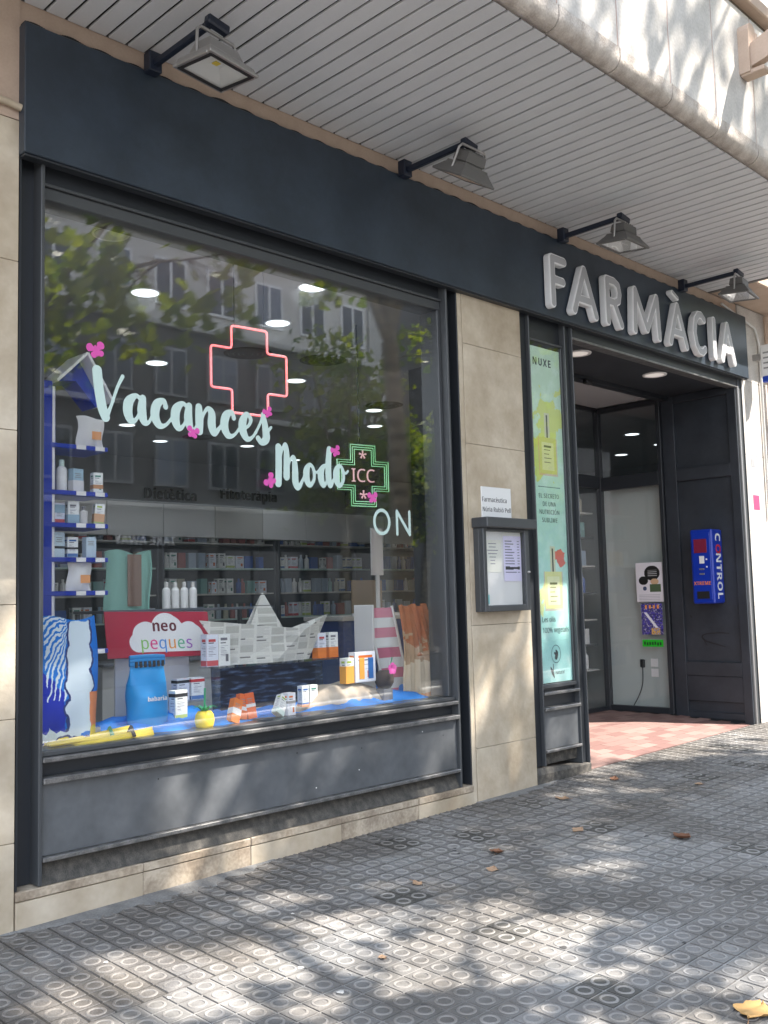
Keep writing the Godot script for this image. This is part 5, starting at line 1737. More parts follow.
func glyph_strokes(ch: String) -> Array:
	var k := 0.165   # heavy
	var l := 0.055   # hair
	match ch:
		"V": return [0.95, [curve([Vector3(0.0, 1.55, k), Vector3(0.06, 1.0, k), Vector3(0.18, 0.4, k), Vector3(0.30, 0.10, k * 0.9)], 7), curve([Vector3(0.30, 0.06, 0.1), Vector3(0.48, 0.45, l), Vector3(0.72, 1.1, l), Vector3(0.92, 1.50, l * 1.2)], 7)]]
		"a": return [1.02, [curve([Vector3(0.66, 0.84, 0.07), Vector3(0.46, 0.95, 0.08), Vector3(0.20, 0.72, k), Vector3(0.16, 0.36, k), Vector3(0.30, 0.10, 0.11), Vector3(0.52, 0.26, l), Vector3(0.68, 0.75, l)], 7), curve([Vector3(0.72, 0.90, 0.12), Vector3(0.68, 0.5, k), Vector3(0.76, 0.16, 0.13), Vector3(0.92, 0.12, 0.06), Vector3(1.06, 0.34, l)], 7)]]
		"c": return [0.80, [curve([Vector3(0.58, 0.74, 0.09), Vector3(0.50, 0.94, 0.08), Vector3(0.24, 0.78, k * 0.95), Vector3(0.16, 0.40, k), Vector3(0.32, 0.10, 0.12), Vector3(0.58, 0.14, 0.06), Vector3(0.84, 0.42, l)], 7)]]
		"n": return [1.02, [curve([Vector3(0.10, 0.92, 0.13), Vector3(0.12, 0.5, k), Vector3(0.12, 0.10, 0.14)], 6), curve([Vector3(0.14, 0.20, l), Vector3(0.30, 0.70, l), Vector3(0.48, 0.92, 0.08), Vector3(0.64, 0.78, 0.14), Vector3(0.64, 0.36, k), Vector3(0.76, 0.10, 0.11), Vector3(1.04, 0.40, l)], 7)]]
		"e": return [0.76, [curve([Vector3(0.10, 0.40, l), Vector3(0.40, 0.52, l), Vector3(0.54, 0.78, 0.08), Vector3(0.36, 0.96, 0.09), Vector3(0.18, 0.68, k), Vector3(0.18, 0.34, k), Vector3(0.36, 0.08, 0.11), Vector3(0.60, 0.16, 0.06), Vector3(0.80, 0.42, l)], 7)]]
		"s": return [0.70, [curve([Vector3(0.0, 0.34, l), Vector3(0.26, 0.80, l), Vector3(0.34, 1.05, 0.08), Vector3(0.44, 0.60, 0.14), Vector3(0.48, 0.20, k), Vector3(0.28, 0.02, 0.11), Vector3(0.10, 0.16, 0.10)], 7), curve([Vector3(0.46, 0.34, 0.06), Vector3(0.72, 0.62, l)], 4)]]
		"M": return [1.62, [curve([Vector3(0.10, 1.60, 0.16), Vector3(0.10, 0.9, k), Vector3(0.06, 0.14, k)], 6), curve([Vector3(0.14, 0.9, l), Vector3(0.34, 1.55, l), Vector3(0.52, 1.72, 0.09), Vector3(0.58, 1.3, 0.15), Vector3(0.56, 0.42, k)], 7), curve([Vector3(0.58, 0.55, l), Vector3(0.80, 1.10, l), Vector3(1.0, 1.22, 0.09), Vector3(1.08, 0.85, 0.15), Vector3(1.10, 0.2, k), Vector3(1.28, -0.02, 0.11), Vector3(1.62, 0.40, l)], 7)]]
		"o": return [0.92, [curve([Vector3(0.40, 0.94, 0.08), Vector3(0.18, 0.70, k), Vector3(0.18, 0.32, k), Vector3(0.38, 0.08, 0.10), Vector3(0.64, 0.34, 0.08), Vector3(0.62, 0.74, 0.08)], 7, true), curve([Vector3(0.60, 0.74, l), Vector3(0.80, 0.62, l), Vector3(0.96, 0.72, l)], 5)]]
		"d": return [1.0, [curve([Vector3(0.58, 0.84, 0.07), Vector3(0.40, 0.92, 0.08), Vector3(0.18, 0.66, k), Vector3(0.18, 0.32, k), Vector3(0.34, 0.08, 0.10), Vector3(0.56, 0.34, l), Vector3(0.66, 0.9, l)], 7), curve([Vector3(0.74, 1.62, 0.14), Vector3(0.66, 1.0, k), Vector3(0.66, 0.40, k), Vector3(0.78, 0.08, 0.11), Vector3(1.02, 0.40, l)], 7)]]
	return [0.5, []]

func script_word(word: String, o: Vector2, unit: float, width: float, slope: float, label: String) -> void:
	var total := 0.0
	for ch in word:
		total += glyph_strokes(ch)[0]
	var sx := width / (total * unit)
	var strokes: Array = []
	var x := 0.0
	for ch in word:
		var g := glyph_strokes(ch)
		for s in g[1]:
			var line: Array = []
			for p in s:
				var px: float = (x + p.x) * unit * sx
				line.append(Vector3(px, p.y * unit + px * slope, p.z * unit))
			strokes.append(line)
		x += g[0]
	var mb := MB.new()
	flat_shape(field(strokes, Vector2(-0.06, -0.08), Vector2(width + 0.1, unit * 2.1 + 0.05), 0.0042), at(o.x, o.y, STICK_Z + 0.0145), mb)
	solo("window_lettering", label, "lettering", mb, M.mint)

func build_lettering() -> void:
	script_word("Vacances", Vector2(2.275, 2.375), 0.150, 1.03, -0.022, "pale mint brush-script word Vacances across the window glass")
	script_word("Modo", Vector2(3.345, 2.125), 0.135, 0.52, 0.05, "pale mint brush-script word Modo on the window glass")
	var r := 0.010
	var o: Array = []
	for k in 33:
		o.append(Vector3(0.075 + cos(TAU * k / 32) * 0.063, 0.078 + sin(TAU * k / 32) * 0.070, r))
	var mb := MB.new()
	flat_shape(field([o, [Vector3(0.205, 0.008, r), Vector3(0.205, 0.148, r), Vector3(0.315, 0.008, r), Vector3(0.315, 0.148, r)]], Vector2(-0.03, -0.03), Vector2(0.36, 0.19), 0.004), at(4.062, 1.885, STICK_Z + 0.0145), mb)
	solo("window_lettering", "thin pale capital letters ON low on the window glass", "lettering", mb, M.mint)
	var spots := [[2.271, 2.701, 0.3, 1.25, "above the letter V"], [2.805, 2.365, -0.2, 1.0, "under the middle of Vacances"], [3.287, 2.524, 0.5, 0.9, "beside the last letter of Vacances"], [3.299, 2.152, 0.9, 1.15, "beside the foot of the letter M"], [3.777, 2.355, 0.4, 1.0, "on the stem of the letter d"], [4.065, 2.103, 0.1, 1.1, "just above the capital letters ON"]]
	for s in spots:
		var b := MB.new()
		var u: float = 0.030 * s[3]
		var strokes := []
		for q in [[0.9, 0.62, 0.55], [-0.9, 0.62, 0.55], [0.62, -0.55, 0.42], [-0.62, -0.55, 0.42]]:
			strokes.append([Vector3(q[0] * 0.35 * u, q[1] * 0.4 * u, 0.25 * u), Vector3(q[0] * u * 0.8, q[1] * u * 0.8, q[2] * u)])
		strokes.append([Vector3(0, -0.7 * u, 0.10 * u), Vector3(0, 0.6 * u, 0.13 * u)])
		flat_shape(field(strokes, Vector2(-2 * u, -2 * u), Vector2(2 * u, 2 * u), 0.0035), T(Vector3(s[0], s[1], STICK_Z + 0.0150), Vector3(0, 0, rad_to_deg(s[2]))), b)
		solo("butterfly_sticker", "pink butterfly sticker %s" % s[4], "sticker", b, M.pink, "pink butterfly stickers")

# ------------------------------------------------------------------ things in the window
const SHELF_Y := 0.862

func pack_print(k: int) -> StandardMaterial3D:
	if not cache.has("pack%d" % k):
		var r := RandomNumberGenerator.new()
		r.seed = 300 + k
		var im := Image.create(64, 96, false, Image.FORMAT_RGB8)
		var paper := Color(0.90, 0.91, 0.90) if k % 3 else Color(0.86, 0.88, 0.92)
		var accent: Color = [Color(0.85, 0.42, 0.12), Color(0.15, 0.35, 0.62), Color(0.20, 0.50, 0.42), Color(0.75, 0.20, 0.22), Color(0.45, 0.45, 0.48), Color(0.62, 0.72, 0.30)][k % 6]
		im.fill(paper)
		im.fill_rect(Rect2i(10, 10 + k % 5, 44 - k % 7 * 2, 8), accent)
		im.fill_rect(Rect2i(10, 24, 30, 3), Color(0.25, 0.26, 0.30))
		for q in 7:
			im.fill_rect(Rect2i(10, 34 + q * 5, r.randi_range(12, 44), 1 + q % 2), Color(0.55, 0.56, 0.60))
		if k % 2: im.fill_rect(Rect2i(0, 78, 64, 18), accent.lightened(0.2))
		else: im.fill_rect(Rect2i(38, 60, 16, 22), accent.darkened(0.1))
		im.fill_rect(Rect2i(0, 94, 64, 2), paper.darkened(0.15))
		cache["pack%d" % k] = printed(im, 0.45)
	return cache["pack%d" % k]

var pack_count := 0

func carton(label: String, o: Vector3, s: Vector3, deg: Vector3, m: Material, band: Material, band_from := 0.0, band_to := 0.4, called := "product_box", group := "boxed products in the window") -> Node3D:
	var t := thing(called, label, "box", o, group)
	t.rotation_degrees = deg
	var b := MB.new()
	b.box(T(Vector3(0, s.y / 2, 0)), s, 0.0015)
	pack_count += 1
	part(t, "carton", b, pack_print(pack_count % 12) if m == M.white or m == M.paper else m, true)
	if band:
		var q := MB.new()
		q.box(T(Vector3(0, s.y * (band_from + band_to) / 2, 0)), Vector3(s.x + 0.0012, s.y * (band_to - band_from), s.z + 0.0012), 0.0004)
		part(t, "printed_band", q, band, true)
	if m == M.white or m == M.paper: return t
	var l := MB.new()
	for k in 3:
		l.box(T(Vector3(-s.x * 0.05, s.y * (0.62 + 0.08 * k), s.z / 2 + 0.0008)), Vector3(s.x * (0.6 - 0.12 * (k % 2)), 0.0035, 0.0004))
	part(t, "print", l, M.grey, true)
	return t

func build_display() -> void:
	display_tower()
	# blue gauze spread over the shelf
	var nz := FastNoiseLite.new()
	nz.seed = 3
	nz.frequency = 2.2
	nz.fractal_octaves = 4
	var ga := MB.new()
	ga.sheet(func(u: float, v: float):
		var x := lerpf(2.42, 4.58, u)
		var z := lerpf(-0.62, -0.10, v)
		var n := nz.get_noise_2d(x * 1.4, z * 3.0)
		var hump := 0.05 + 0.045 * sin(u * 9.0) * sin(v * 3.1) + 0.05 * n
		return Vector3(x + n * 0.02, SHELF_Y + 0.004 + maxf(0.002, hump * sin(v * PI * 0.85 + 0.35)), z + n * 0.03), 90, 22, 0.0, Vector3.UP)
	solo("blue_gauze", "crumpled bright blue gauze spread along the display shelf", "fabric", ga, M.gauze)
	# beach towel hung over a form
	var tw := MB.new()
	tw.sheet(func(u: float, v: float):
		var x := lerpf(2.055, 2.385, u) + 0.02 * sin(v * 5.0) * (u - 0.5)
		var y := lerpf(1.455, 0.868, v) + 0.012 * sin(u * 7.0) * (1.0 - v)
		var z := -0.19 + 0.035 * sin(u * 8.5 + v * 1.5) * (0.3 + 0.7 * v) - 0.05 * (u - 0.5) * (u - 0.5) * 4.0 - 0.06 * (1.0 - v)
		return Vector3(x, y, z), 44, 40, 0.004)
	solo("beach_towel", "blue beach towel with white rays and a pale wavy print at the window's left", "towel", tw, printed(towel_print(), 0.9))
	# yellow swim shoes lying before the towel
	var sh := thing("swim_fins", "yellow swim fins lying at the foot of the beach towel", "swim fins", Vector3(2.42, SHELF_Y, -0.13))
	for k in 2:
		var fb := MB.new()
		fb.sheet(func(u: float, v: float):
			var wv := lerpf(0.028, 0.062, v) * (1.0 if v < 0.92 else 1.0 - (v - 0.92) * 3.0)
			var lx := (u - 0.5) * 2.0 * wv
			return Vector3(2.60 - v * 0.42 - k * 0.09, SHELF_Y + 0.018 + 0.035 * (1.0 - v) * (1.0 - absf(u - 0.5) * 2.0) + 0.006 * cos(u * 25.0) + 0.012 * k, -0.125 - k * 0.055 + lx * 0.8), 16, 14, 0.007, Vector3.UP)
		part(sh, "fin", fb, M.yellow)
		var st := MB.new()
		st.tube([Vector3(2.49 - k * 0.08, SHELF_Y + 0.03, -0.165 - k * 0.055), Vector3(2.485 - k * 0.08, SHELF_Y + 0.07, -0.125 - k * 0.055), Vector3(2.48 - k * 0.08, SHELF_Y + 0.03, -0.085 - k * 0.055)], 0.009, 6)
		part(sh, "strap", st, M.ink if k == 0 else M.green)
	# banner with a cloud
	var bn := thing("toy_banner", "red banner with a white cloud reading neo peques", "banner", Vector3(2.95, SHELF_Y, -0.6))
	var bx := T(Vector3(2.93, 1.345, -0.58), Vector3(-14, -4, -1.5))
	var bp := MB.new()
	bp.box(bx, Vector3(0.62, 0.25, 0.008), 0.001)
	part(bn, "board", bp, mat(0.42, 0.012, 0.045, 0.4))
	var cm := MB.new()
	flat_shape(field([[Vector3(-0.17, -0.045, 0.052), Vector3(0.20, -0.045, 0.052)], [Vector3(-0.13, -0.005, 0.07), Vector3(-0.12, 0.0, 0.07)], [Vector3(0.0, 0.03, 0.088), Vector3(0.02, 0.02, 0.085)], [Vector3(0.14, 0.0, 0.07), Vector3(0.16, -0.01, 0.065)]], Vector2(-0.3, -0.125), Vector2(0.3, 0.125), 0.005), bx * T(Vector3(0.04, 0.0, 0.0046)), cm)
	part(bn, "cloud", cm, M.white)
	lettering(bn, "banner_lettering", "neo", 0.085, bx * T(Vector3(0.03, 0.045, 0.0055)), mat(0.12, 0.01, 0.02, 0.6), true, 0.0008)
	var cols := [mat(0.25, 0.55, 0.12, 0.6), mat(0.75, 0.05, 0.25, 0.6), mat(0.06, 0.25, 0.65, 0.6), mat(0.8, 0.3, 0.04, 0.6), mat(0.12, 0.45, 0.25, 0.6), mat(0.35, 0.12, 0.5, 0.6)]
	var wx := [-0.115, -0.062, -0.008, 0.048, 0.102, 0.152]
	for k in 6:
		lettering(bn, "banner_lettering", "peques"[k], 0.095, bx * T(Vector3(wx[k] + 0.02, -0.048, 0.0055)), cols[k], false, 0.0008)
	cuboid(bn, "easel", Vector3(2.70, SHELF_Y, -0.66), Vector3(3.16, 1.24, -0.645), M.off_white, 0.002)
	# dry bag
	var db := thing("dry_bag", "bright blue roll-top dry bag standing behind the window glass", "bag", Vector3(2.66, SHELF_Y, -0.26))
	var bag := MB.new()
	bag.sheet(func(u: float, v: float):
		var a := u * TAU
		var y := lerpf(1.20, SHELF_Y + 0.004, v)
		var wide := 0.108 * (1.0 - 0.16 * pow(v, 6.0)) * lerpf(0.86, 1.0, clampf(v * 4.0, 0, 1))
		var deep := lerpf(0.012, 0.085, clampf(v * 2.4, 0, 1)) * (1.0 - 0.2 * pow(v, 6.0))
		var wr := 1.0 + 0.035 * sin(a * 5.0 + v * 6.0) * exp(-v * 3.0) + 0.02 * sin(a * 3.0 - v * 9.0)
		return Vector3(2.66 + cos(a) * wide * wr, y, -0.27 + sin(a) * deep * wr), 48, 24, 0.0, Vector3(0, 0, 1))
	part(db, "body", bag, mat(0.01, 0.29, 0.68, 0.45))
	var rl := MB.new()
	for k in 3:
		rl.tube([Vector3(2.565, 1.212 + k * 0.017, -0.272), Vector3(2.62, 1.215 + k * 0.017, -0.262), Vector3(2.70, 1.214 + k * 0.017, -0.262), Vector3(2.758, 1.210 + k * 0.016, -0.270)], 0.0125, 8)
	part(db, "rolled_top", rl, mat(0.01, 0.24, 0.58, 0.45))
	var bk := MB.new()
	for k in 7:
		bk.box(T(Vector3(2.588 + k * 0.025, 1.212, -0.246), Vector3(0, 0, 6 * (k % 2))), Vector3(0.014, 0.03, 0.008), 0.002)
	part(db, "buckle", bk, M.ink)
	lettering(db, "bag_lettering", "babaria", 0.03, at(2.665, 1.045, -0.1800), M.white, true, 0.0008)
	# clear risers
	riser(Vector3(3.0, SHELF_Y, -0.42), Vector3(0.20, 0.13, 0.12), "low clear riser under two small white boxes")
	riser(Vector3(3.55, SHELF_Y, -0.40), Vector3(0.86, 0.298, 0.20), "long clear shelf carrying the folded paper boat")
	riser(Vector3(4.10, SHELF_Y, -0.30), Vector3(0.26, 0.145, 0.12), "clear block under the orange and white boxes")
	# sea picture behind the risers
	var im := Image.create(128, 64, false, Image.FORMAT_RGB8)
	var wn := FastNoiseLite.new()
	wn.seed = 8
	wn.frequency = 0.05
	for y in 64:
		for x in 128:
			var n := wn.get_noise_2d(x * 0.7, y * 3.0)
			im.set_pixel(x, y, Color(0.03, 0.06, 0.16).lerp(Color(0.45, 0.55, 0.66), clampf(n * 1.6, 0, 1)))
	var sb := MB.new()
	sb.quad(Vector3(3.33, SHELF_Y + 0.02, -0.66), Vector3(4.18, SHELF_Y + 0.02, -0.66), Vector3(4.18, 1.17, -0.68), Vector3(3.33, 1.17, -0.68), Vector3(0, 0, 1))
	sb.quad(Vector3(3.33, SHELF_Y + 0.02, -0.664), Vector3(4.18, SHELF_Y + 0.02, -0.664), Vector3(4.18, 1.17, -0.684), Vector3(3.33, 1.17, -0.684), Vector3(0, 0, -1))
	solo("wave_picture", "dark blue wave picture standing behind the clear shelf", "picture", sb, printed(im, 0.5))
	paper_boat()
	# cartons
	carton("white carton at the left of a pair in front of the paper boat", Vector3(3.083, 1.168, -0.335), Vector3(0.076, 0.172, 0.055), Vector3.ZERO, M.white, null)
	carton("white carton at the right of a pair in front of the paper boat", Vector3(3.161, 1.166, -0.335), Vector3(0.076, 0.172, 0.055), Vector3.ZERO, M.paper, null)
	carton("tall white carton with black badge right of the dry bag", Vector3(2.862, SHELF_Y + 0.05, -0.30), Vector3(0.082, 0.152, 0.05), Vector3(0, 8, 0), M.white, M.ink, 0.78, 0.90)
	carton("small white carton with black badge on the low riser", Vector3(2.955, 0.994, -0.42), Vector3(0.082, 0.118, 0.05), Vector3(0, 4, 0), M.white, M.ink, 0.80, 0.93)
	carton("small white carton with red badge on the low riser", Vector3(3.05, 0.994, -0.42), Vector3(0.082, 0.118, 0.05), Vector3(0, -3, 0), M.paper, M.red, 0.80, 0.93)
	carton("orange carton leaning at the left of three", Vector3(3.085, SHELF_Y + 0.022, -0.14), Vector3(0.058, 0.128, 0.04), Vector3(-12, 6, -24), M.orange, M.paper, 0.35, 0.6)
	carton("orange carton leaning in the middle of three", Vector3(3.165, SHELF_Y + 0.030, -0.18), Vector3(0.056, 0.132, 0.04), Vector3(-10, 0, -14), mat(0.80, 0.16, 0.03, 0.5), M.paper, 0.35, 0.5)
	carton("orange carton leaning at the right of three", Vector3(3.232, SHELF_Y + 0.028, -0.175), Vector3(0.056, 0.135, 0.04), Vector3(-8, -4, 5), mat(0.78, 0.14, 0.03, 0.5), M.paper, 0.45, 0.58)
	carton("pale carton tipped over on the blue gauze", Vector3(3.39, SHELF_Y + 0.035, -0.15), Vector3(0.058, 0.115, 0.04), Vector3(-15, 10, -38), M.paper, M.mint, 0.0, 0.25)
	carton("pale carton standing beside the tipped one", Vector3(3.485, SHELF_Y + 0.018, -0.17), Vector3(0.060, 0.125, 0.05), Vector3(0, 6, 0), M.white, M.grey, 0.55, 0.66)
	carton("slim white carton with orange stripe at the left of two by the cloth", Vector3(3.70, SHELF_Y + 0.04, -0.30), Vector3(0.055, 0.118, 0.04), Vector3(0, 4, 0), M.white, M.orange, 0.0, 0.12)
	carton("slim white carton with orange stripe at the right of two by the cloth", Vector3(3.775, SHELF_Y + 0.04, -0.31), Vector3(0.055, 0.118, 0.04), Vector3(0, -4, 0), M.paper, M.orange, 0.0, 0.12)
	carton("half orange carton beside the paper boat's bow", Vector3(3.90, 1.163, -0.38), Vector3(0.068, 0.150, 0.05), Vector3(0, 3, 0), M.white, M.orange, 0.0, 0.42)
	carton("half orange carton farthest right on the clear shelf", Vector3(3.995, 1.163, -0.38), Vector3(0.068, 0.150, 0.05), Vector3(0, -3, 0), M.paper, M.orange, 0.0, 0.42)
	carton("amber and white carton on the cloth-draped block", Vector3(4.018, 1.010, -0.27), Vector3(0.072, 0.150, 0.05), Vector3(0, 5, 0), M.paper, mat(0.75, 0.36, 0.06, 0.5), 0.0, 0.68)
	var gift := carton("open white gift box showing an amber and a blue tube", Vector3(4.145, 1.010, -0.27), Vector3(0.165, 0.180, 0.06), Vector3(0, -2, 0), M.white, null)
	for k in 2:
		var tb := MB.new()
		tb.box(T(Vector3(-0.030 + k * 0.072, 0.082, 0.031)), Vector3(0.040, 0.125, 0.004), 0.001)
		part(gift, "tube_window", tb, mat(0.80, 0.38, 0.06, 0.4) if k == 0 else mat(0.02, 0.14, 0.42, 0.4), true)
	# cloth over the block
	var cl := MB.new()
	cl.sheet(func(u: float, v: float):
		var x := lerpf(3.60, 4.30, u)
		var d := v - 0.45
		var top := 1.009 + 0.006 * sin(u * 20.0)
		var fall := maxf(0.0, d) * 0.26
		var side := pow(absf(u - 0.62) * 2.2, 3.0) * 0.12
		return Vector3(x + 0.01 * sin(v * 8.0), maxf(SHELF_Y + 0.006, top - fall - side + 0.004 * sin(u * 45.0) * v), lerpf(-0.40, -0.225, minf(1.0, v * 1.5)) + 0.02 * maxf(0.0, d) + 0.010 * sin(u * 42.0) * v), 60, 16, 0.0025, Vector3(0, 0.5, 1))
	solo("beige_cloth", "beige striped cloth draped over the block beside the paper boat", "fabric", cl, M.linen)
	# pineapple cup
	var pc := thing("pineapple_cup", "yellow pineapple cup with green leaves and straw", "cup", Vector3(2.905, SHELF_Y, -0.12))
	var bd := MB.new()
	var o := at(2.905, SHELF_Y + 0.012, -0.13)
	bd.lathe(o, [Vector2(0.0, 0.0), Vector2(0.036, 0.002), Vector2(0.046, 0.02), Vector2(0.050, 0.045), Vector2(0.046, 0.072), Vector2(0.034, 0.09), Vector2(0.0, 0.094)], 24, 0.012)
	part(pc, "body", bd, M.yellow)
	for k in 8:
		var a := TAU * k / 8.0
		var lf := MB.new()
		lf.sheet(func(u: float, v: float):
			var rr := 0.012 + v * 0.055
			var wv := 0.012 * (1.0 - v) * (u - 0.5) * 2.0
			return o * Vector3(cos(a) * rr - sin(a) * wv, 0.094 + 0.022 * sin(v * 2.6), sin(a) * rr + cos(a) * wv), 3, 5, 0.0015, Vector3.UP)
		part(pc, "leaf", lf, M.green)
	var sw := MB.new()
	sw.tube([o * Vector3(0.0, 0.08, 0), o * Vector3(0.004, 0.205, 0)], 0.005, 8)
	part(pc, "straw", sw, M.green)
	# striped board, scarf, coconut
	var dk := thing("deckchair", "small deckchair with pink and white striped canvas", "deckchair", Vector3(4.47, SHELF_Y, -0.32))
	for k in 9:
		var s := MB.new()
		var y0 := SHELF_Y + 0.02 + k * 0.063
		s.sheet(func(u: float, v: float):
			var y := y0 + 0.063 * (1.0 - v)
			var f := (y - SHELF_Y) / 0.58
			return Vector3(lerpf(4.385, 4.585, u) - 0.045 * f, y, -0.30 - 0.10 * f - 0.02 * sin(u * PI) * sin(f * PI)), 8, 3, 0.002)
		part(dk, "canvas_stripe", s, mat(0.55, 0.16, 0.24, 0.85) if k % 2 == 0 else mat(0.66, 0.68, 0.66, 0.85))
	for s in [0, 1]:
		var rail := MB.new()
		rail.tube([Vector3(4.375 + s * 0.22, SHELF_Y, -0.295), Vector3(4.325 + s * 0.225, 1.46, -0.405)], 0.010, 8)
		part(dk, "rail", rail, M.off_white)
		var leg := MB.new()
		leg.tube([Vector3(4.35 + s * 0.22, 1.25, -0.37), Vector3(4.35 + s * 0.22, SHELF_Y, -0.56)], 0.010, 8)
		part(dk, "leg", leg, M.off_white)
	cuboid(dk, "side_board", Vector3(4.300, SHELF_Y, -0.50), Vector3(4.318, 1.47, -0.33), M.off_white, 0.003)
	var sc := MB.new()
	sc.sheet(func(u: float, v: float):
		var spread := lerpf(0.27, 0.42, v) if v < 0.75 else lerpf(0.385, 0.36, (v - 0.75) * 4.0)
		var x := 4.575 + 0.065 * v + (u - 0.5) * spread * 0.92
		x = minf(x, 4.79)
		var y := lerpf(1.462, SHELF_Y + 0.006, v) + 0.008 * sin(u * 15.0) * (1.0 - v)
		return Vector3(x, y, -0.25 + 0.013 * sin(u * 26.0 + v * 3.0) * (1.0 - 0.3 * v) + 0.008 * sin(u * 47.0) + 0.03 * sin(v * PI)), 56, 30, 0.002)
	solo("brown_scarf", "sheer brown and cream scarf hanging at the window's right", "scarf", sc, printed(scarf_print(), 0.9))
	var co := thing("coconut_cup", "dark coconut cup with a pink flower", "cup", Vector3(4.28, SHELF_Y, -0.22))
	var cc := MB.new()
	cc.lathe(at(4.285, SHELF_Y + 0.10, -0.225), [Vector2(0.0, 0.0), Vector2(0.04, 0.004), Vector2(0.058, 0.035), Vector2(0.060, 0.06), Vector2(0.050, 0.092), Vector2(0.030, 0.108), Vector2(0.0, 0.11)], 22, 0.015)
	part(co, "shell", cc, mat(0.05, 0.035, 0.03, 0.8))
	cuboid(co, "foot", Vector3(4.245, SHELF_Y, -0.26), Vector3(4.325, SHELF_Y + 0.101, -0.19), M.dark_shelf, 0.004)
	for k in 5:
		var pe := MB.new()
		var a := TAU * k / 5.0 + 0.3
		pe.sheet(func(u: float, v: float):
			var rr := v * 0.036
			var wv := 0.018 * sin(v * 2.7) * (u - 0.5) * 2.0
			return Vector3(4.272, 1.085, -0.150) + Vector3(cos(a) * rr - sin(a) * wv, sin(a) * rr + cos(a) * wv, 0.012 * sin(v * 2.0)), 4, 5, 0.001)
		part(co, "petal", pe, M.pink)
	var ct := MB.new()
	ct.tube([Vector3(4.285, 1.06, -0.18), Vector3(4.292, 1.15, -0.16)], 0.004, 6)
	part(co, "straw", ct, M.green)
	neon_cross()
	led_cross()

func riser(o: Vector3, s: Vector3, label: String) -> void:
	var t := thing("clear_riser", label, "riser", o, "clear acrylic risers in the window")
	cuboid(t, "top", Vector3(o.x - s.x / 2, o.y + s.y - 0.005, o.z - s.z / 2), Vector3(o.x + s.x / 2, o.y + s.y, o.z + s.z / 2), M.acrylic)
	for sx in [-1, 1]:
		cuboid(t, "leg", Vector3(o.x + sx * (s.x / 2 - 0.004) - 0.003, o.y, o.z - s.z / 2), Vector3(o.x + sx * (s.x / 2 - 0.004) + 0.003, o.y + s.y - 0.0055, o.z + s.z / 2), M.acrylic)

func towel_print() -> Image:
	var im := Image.create(220, 380, false, Image.FORMAT_RGB8)
	var nz := FastNoiseLite.new()
	nz.seed = 61
	nz.frequency = 0.9
	var deep := Color(0.05, 0.16, 0.68)
	var sky := Color(0.05, 0.46, 0.84)
	var pale := Color(0.84, 0.90, 0.93)
	var line := Color(0.13, 0.20, 0.45)
	for y in 380:
		for x in 220:
			var u := x / 220.0 + 0.05 * nz.get_noise_2d(x / 60.0, y / 60.0)
			var v := y / 380.0 + 0.04 * nz.get_noise_2d(x / 60.0 + 9.0, y / 60.0)
			var c := sky
			if u < 0.46 and v > 0.46 + (u - 0.2) * 0.5: c = deep
			# long rays falling from the upper left
			var d := Vector2(u - 0.62, v + 0.06)
			var an := atan2(d.y, d.x)
			if u < 0.50 and v < 0.66 and u > 0.16 and fposmod(an * 9.0, 1.0) < 0.55 - maxf(0.0, v - 0.3) * 0.9: c = pale
			# wavy pale ribbon down the right half with a dark edge
			var mid := 0.70 - 0.06 * v
			var half := 0.15 + 0.045 * absf(sin(v * 15.0))
			var e := absf(u - mid) - half
			if v > 0.02 and v < 0.90:
				if e < -0.02: c = pale
				elif e < 0.012: c = line
			if u > 0.78 and v > 0.60 and v < 0.86: c = Color(0.90, 0.55, 0.35)
			var foam := 0.86 + 0.03 * absf(sin(u * 16.0))
			if v > foam and u < 0.62: c = pale
			if v > 0.935 + 0.02 * sin(u * 9.0): c = line if v < 0.95 + 0.02 * sin(u * 9.0) else Color(0.93, 0.84, 0.14)
			if u > 0.76 and v > 0.86: c = Color(0.93, 0.82, 0.12)
			im.set_pixel(x, y, c)
	return im

func scarf_print() -> Image:
	var im := Image.create(128, 256, false, Image.FORMAT_RGB8)
	var nz := FastNoiseLite.new()
	nz.seed = 14
	nz.frequency = 0.03
	for y in 256:
		for x in 128:
			var n := nz.get_noise_2d(x * 1.2, y) * 0.25
			var c := Color(0.62, 0.36, 0.22)
			var edge := 0.42 + (x / 128.0) * 0.10 + n
			if y / 256.0 > edge - absf(x / 128.0 - 0.45) * 0.3: c = Color(0.66, 0.55, 0.44)
			if y / 256.0 > 0.60 + n * 0.3: c = Color(0.80, 0.74, 0.64)
			if y / 256.0 > 0.93 + n * 0.2 and x > 60: c = Color(0.82, 0.52, 0.30)
			if y % 4 == 0: c = c.darkened(0.05)
			im.set_pixel(x, y, c)
	return im

